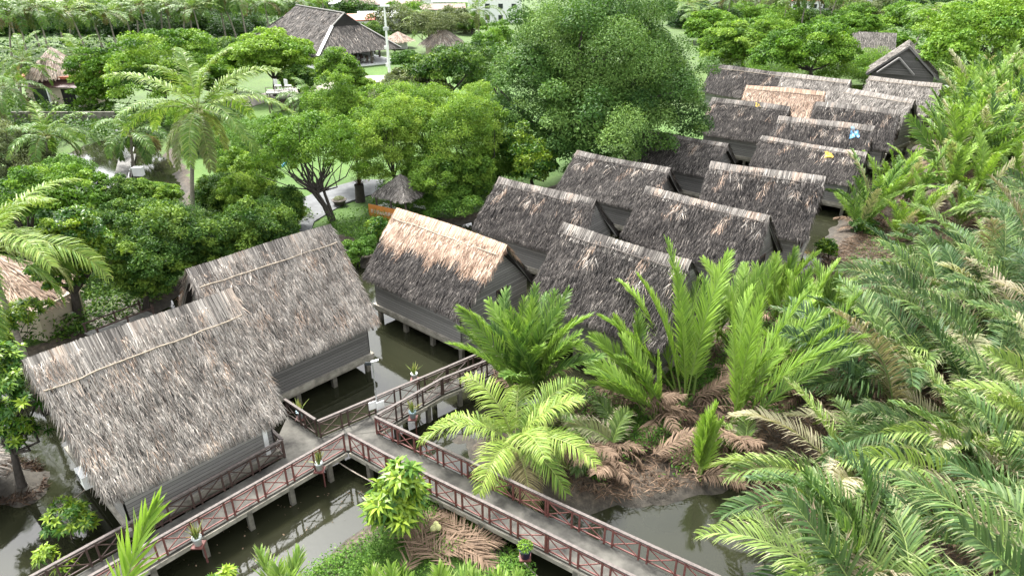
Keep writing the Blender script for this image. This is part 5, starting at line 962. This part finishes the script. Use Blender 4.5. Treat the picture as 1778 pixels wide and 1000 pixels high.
mb = MB(); mb.tube([(0, 0, -.2), (0, 0, hm * .5), (0, 0, hm)], [.26, .2, .13], 10); mb.build('mast', M['white'], T, True); mb = MB(); mb.box((.1, -.1, hm + .1), (1.5, .5, .25)); mb.build('lamp_head', M['white'], T); mb = MB(); mb.box((0, 0, hm * .7), (.9, .4, .5)); mb.build('speaker', M['steel'], T)
for z in (2.2, 5.0): mb = MB(); mb.box((-.3, 0, z), (.4, .3, .5)); mb.build('junction_box', M['white'], T)
P = G(770, 95); T = thing('round_hut', 'round hut with a pale conical thatch roof and pinkish wall', 'hut', P); cone_roof(T, (0, 0, 0), 4.6, 2.2, 5.4, .6, 1800, ll=(.6, 1.1), lw=(.08, .18)); mb = MB(); mb.lathe([(3.6, 0), (3.6, 2.6)], n=20); mb.build('wall', M['beige'], T); mb = MB(); mb.box((0, -3.6, 1.0), (1.0, .12, 2.0)); mb.build('door', M['black'], T)
P = G(693, 84); T = thing('garden_shed', 'small shed with reddish brown thatch behind the hall end', 'shed', P, .1); cone_roof(T, (0, 0, 0), 3.2, 1.7, 3.4, .75, 900, ll=(.5, 1.0), lw=(.08, .16)); mb = MB(); mb.box((0, 0, .9), (3.6, 3.6, 1.8)); mb.build('wall', M['white'], T)
# twin gabled hut and the roof among the trees
def gable_hut(name, label, P, rz, L, w, ze, zr, k, front=False):
    T = thing(name, label, 'hut', P, rz); mb = MB(); X0, X1 = -L / 2, L / 2
    for s in (-1, 1):
        a, b = np.array([X0, s * w, ze]), np.array([X1, s * w, ze]); c, d = np.array([X0, 0, zr]), np.array([X1, 0, zr]); U = np.array([1., 0, 0]); D = unit(a - c); N = unit(np.array([0, s * (zr - ze), w])); mb.add([a, b, d, c], [[0, 1, 2, 3]], .2, k); mb.add(np.array([a, b, d, c]) - N * .2, [[3, 2, 1, 0]], .1, k)
        strands(mb, lambda t, s_, a=a, b=b, c=c, d=d: (c * (1 - t)[:, None] + d * t[:, None]) * (1 - s_)[:, None] + (a * (1 - t)[:, None] + b * t[:, None]) * s_[:, None], U, D, N, L, np.linalg.norm(a - c), int(L * np.linalg.norm(a - c) * 70), (.4, .8), (.04, .08), k, vm=.5)
    mb.build('roof', M['thatch'], T)
    for x in (X0 + .08, X1 - .08):
        for s in (-1, 1): m2 = MB(); m2.beam((x, 0, zr - .15), (x, s * w, ze - .15), .12, .28); m2.build('bargeboard', M['bargeboard'], T)
        m2 = MB(); xx = x * .86; m2.add([[xx, -w * .86, ze], [xx, w * .86, ze], [xx, 0, zr - .5]], [[0, 1, 2]]); m2.add([[xx, -w * .86, 0], [xx, w * .86, 0], [xx, w * .86, ze], [xx, -w * .86, ze]], [[0, 1, 2, 3]]); m2.build('gable_wall', M['planksdark'], T)
    for s in (-1, 1): m2 = MB(); m2.box((0, s * w * .86, ze / 2 + .1), (L * .84, .1, ze + .2)); m2.build('side_wall', M['planksdark'], T)
    return T
P = at(1568, 120, 3.2) * [1, 1, 0]; T = gable_hut('gabled_hut', 'brownish thatched hut with two nested gables facing the huts', P + [0, 0, .5], -2.05, 8.5, 4.9, 2.2, 6.6, .42)
m2 = MB()
for s in (-1, 1): m2.beam((5.6, -1.0, 5.0), (5.6, -1.0 + s * 2.5, 2.7), .9, .2)
m2.build('front_gable', M['bargeboard'], T); m2 = MB(); m2.add([[5.4, -3.3, 2.6], [5.4, 1.3, 2.6], [5.4, -1.0, 4.9]], [[0, 1, 2]]); m2.build('front_gable_wall', M['planksdark'], T)
P = at(1500, 95, 3.0) * [1, 1, 0]; gable_hut('gabled_hut', 'thatched hut mostly hidden by the trees behind the twin gabled hut', P, -.35, 9, 3.6, 2.8, 6.8, .3)
# ------------------------------------------------------------------ town far behind
def house(u, v, w, d, h, rz, roofm, label, flat=False, wallm='white', rh=1.6):
    T = thing('town_house', label, 'house', G(u, v, .3), rz); mb = MB(); mb.box((0, 0, h / 2), (w, d, h)); mb.build('wall', M[wallm], T); mb = MB(); x, y = w / 2 + .5, d / 2 + .5
    if flat: mb.box((0, 0, h + .12), (w + .6, d + .6, .25))
    else:
        V = np.array([[-x, -y, h], [x, -y, h], [x, y, h], [-x, y, h], [-x, 0, h + rh], [x, 0, h + rh]]); mb.add(V, [[0, 1, 5, 4], [2, 3, 4, 5]]); mb.add(V - [0, 0, .18], [[4, 5, 1, 0], [5, 4, 3, 2]]); mb.add(V, [[0, 4, 3], [1, 2, 5]])
    mb.build('roof', M[roofm], T)
    for i in range(max(1, int(w / 3.5))):
        for zz in np.arange(1.5, h - .6, 3.0):
            m2 = MB(); m2.box((-w / 2 + (i + .5) * w / max(1, int(w / 3.5)), -d / 2 - .02, zz), (1.3, .08, 1.3)); m2.build('window', M['glassdark'], T)
for a in [(612, 30, 12, 9, 4.2, .2, 'greyroof', 'white town house with a pale metal roof above the hall'), (665, 34, 22, 10, 4.5, .05, 'brownroof', 'long town house under a brown roof behind the lamp mast'), (660, 52, 10, 7, 3.4, .25, 'greyroof', 'low white house below the long brown roof'), (618, 56, 9, 7, 3.2, .3, 'redroof', 'small house with an orange red roof beside the hall gable'),
          (735, 20, 26, 9, 4.2, -.05, 'brownroof', 'long rusty roofed town building right of the mast'), (800, 22, 16, 10, 3.6, -.1, 'greyroof', 'pale roofed town house among trees, right of the rusty roof'), (860, 38, 15, 9, 8.6, -.05, 'greyroof', 'tall plain white building behind the coconut palm'), (770, 38, 12, 8, 3.6, .1, 'brownroof', 'low brown roofed house behind the pale tree'),
          (1225, 18, 20, 9, 6, 0, 'greyroof', 'white building just right of the big tree top'), (1330, 8, 40, 10, 4, 0, 'greyroof', 'long white building at the top behind the palms'), (1450, 14, 26, 10, 6, .1, 'greyroof', 'pale building behind the far right palms'), (1560, 10, 24, 9, 7, -.1, 'greyroof', 'white building at the top left of the corner tree'), (1395, 18, 14, 8, 3.4, .1, 'redroof', 'red roofed house in the far right gap'), (570, 12, 24, 9, 4, 0, 'greyroof', 'pale roofed house at the top behind the hall')]:
    house(*a, rh=1.2)
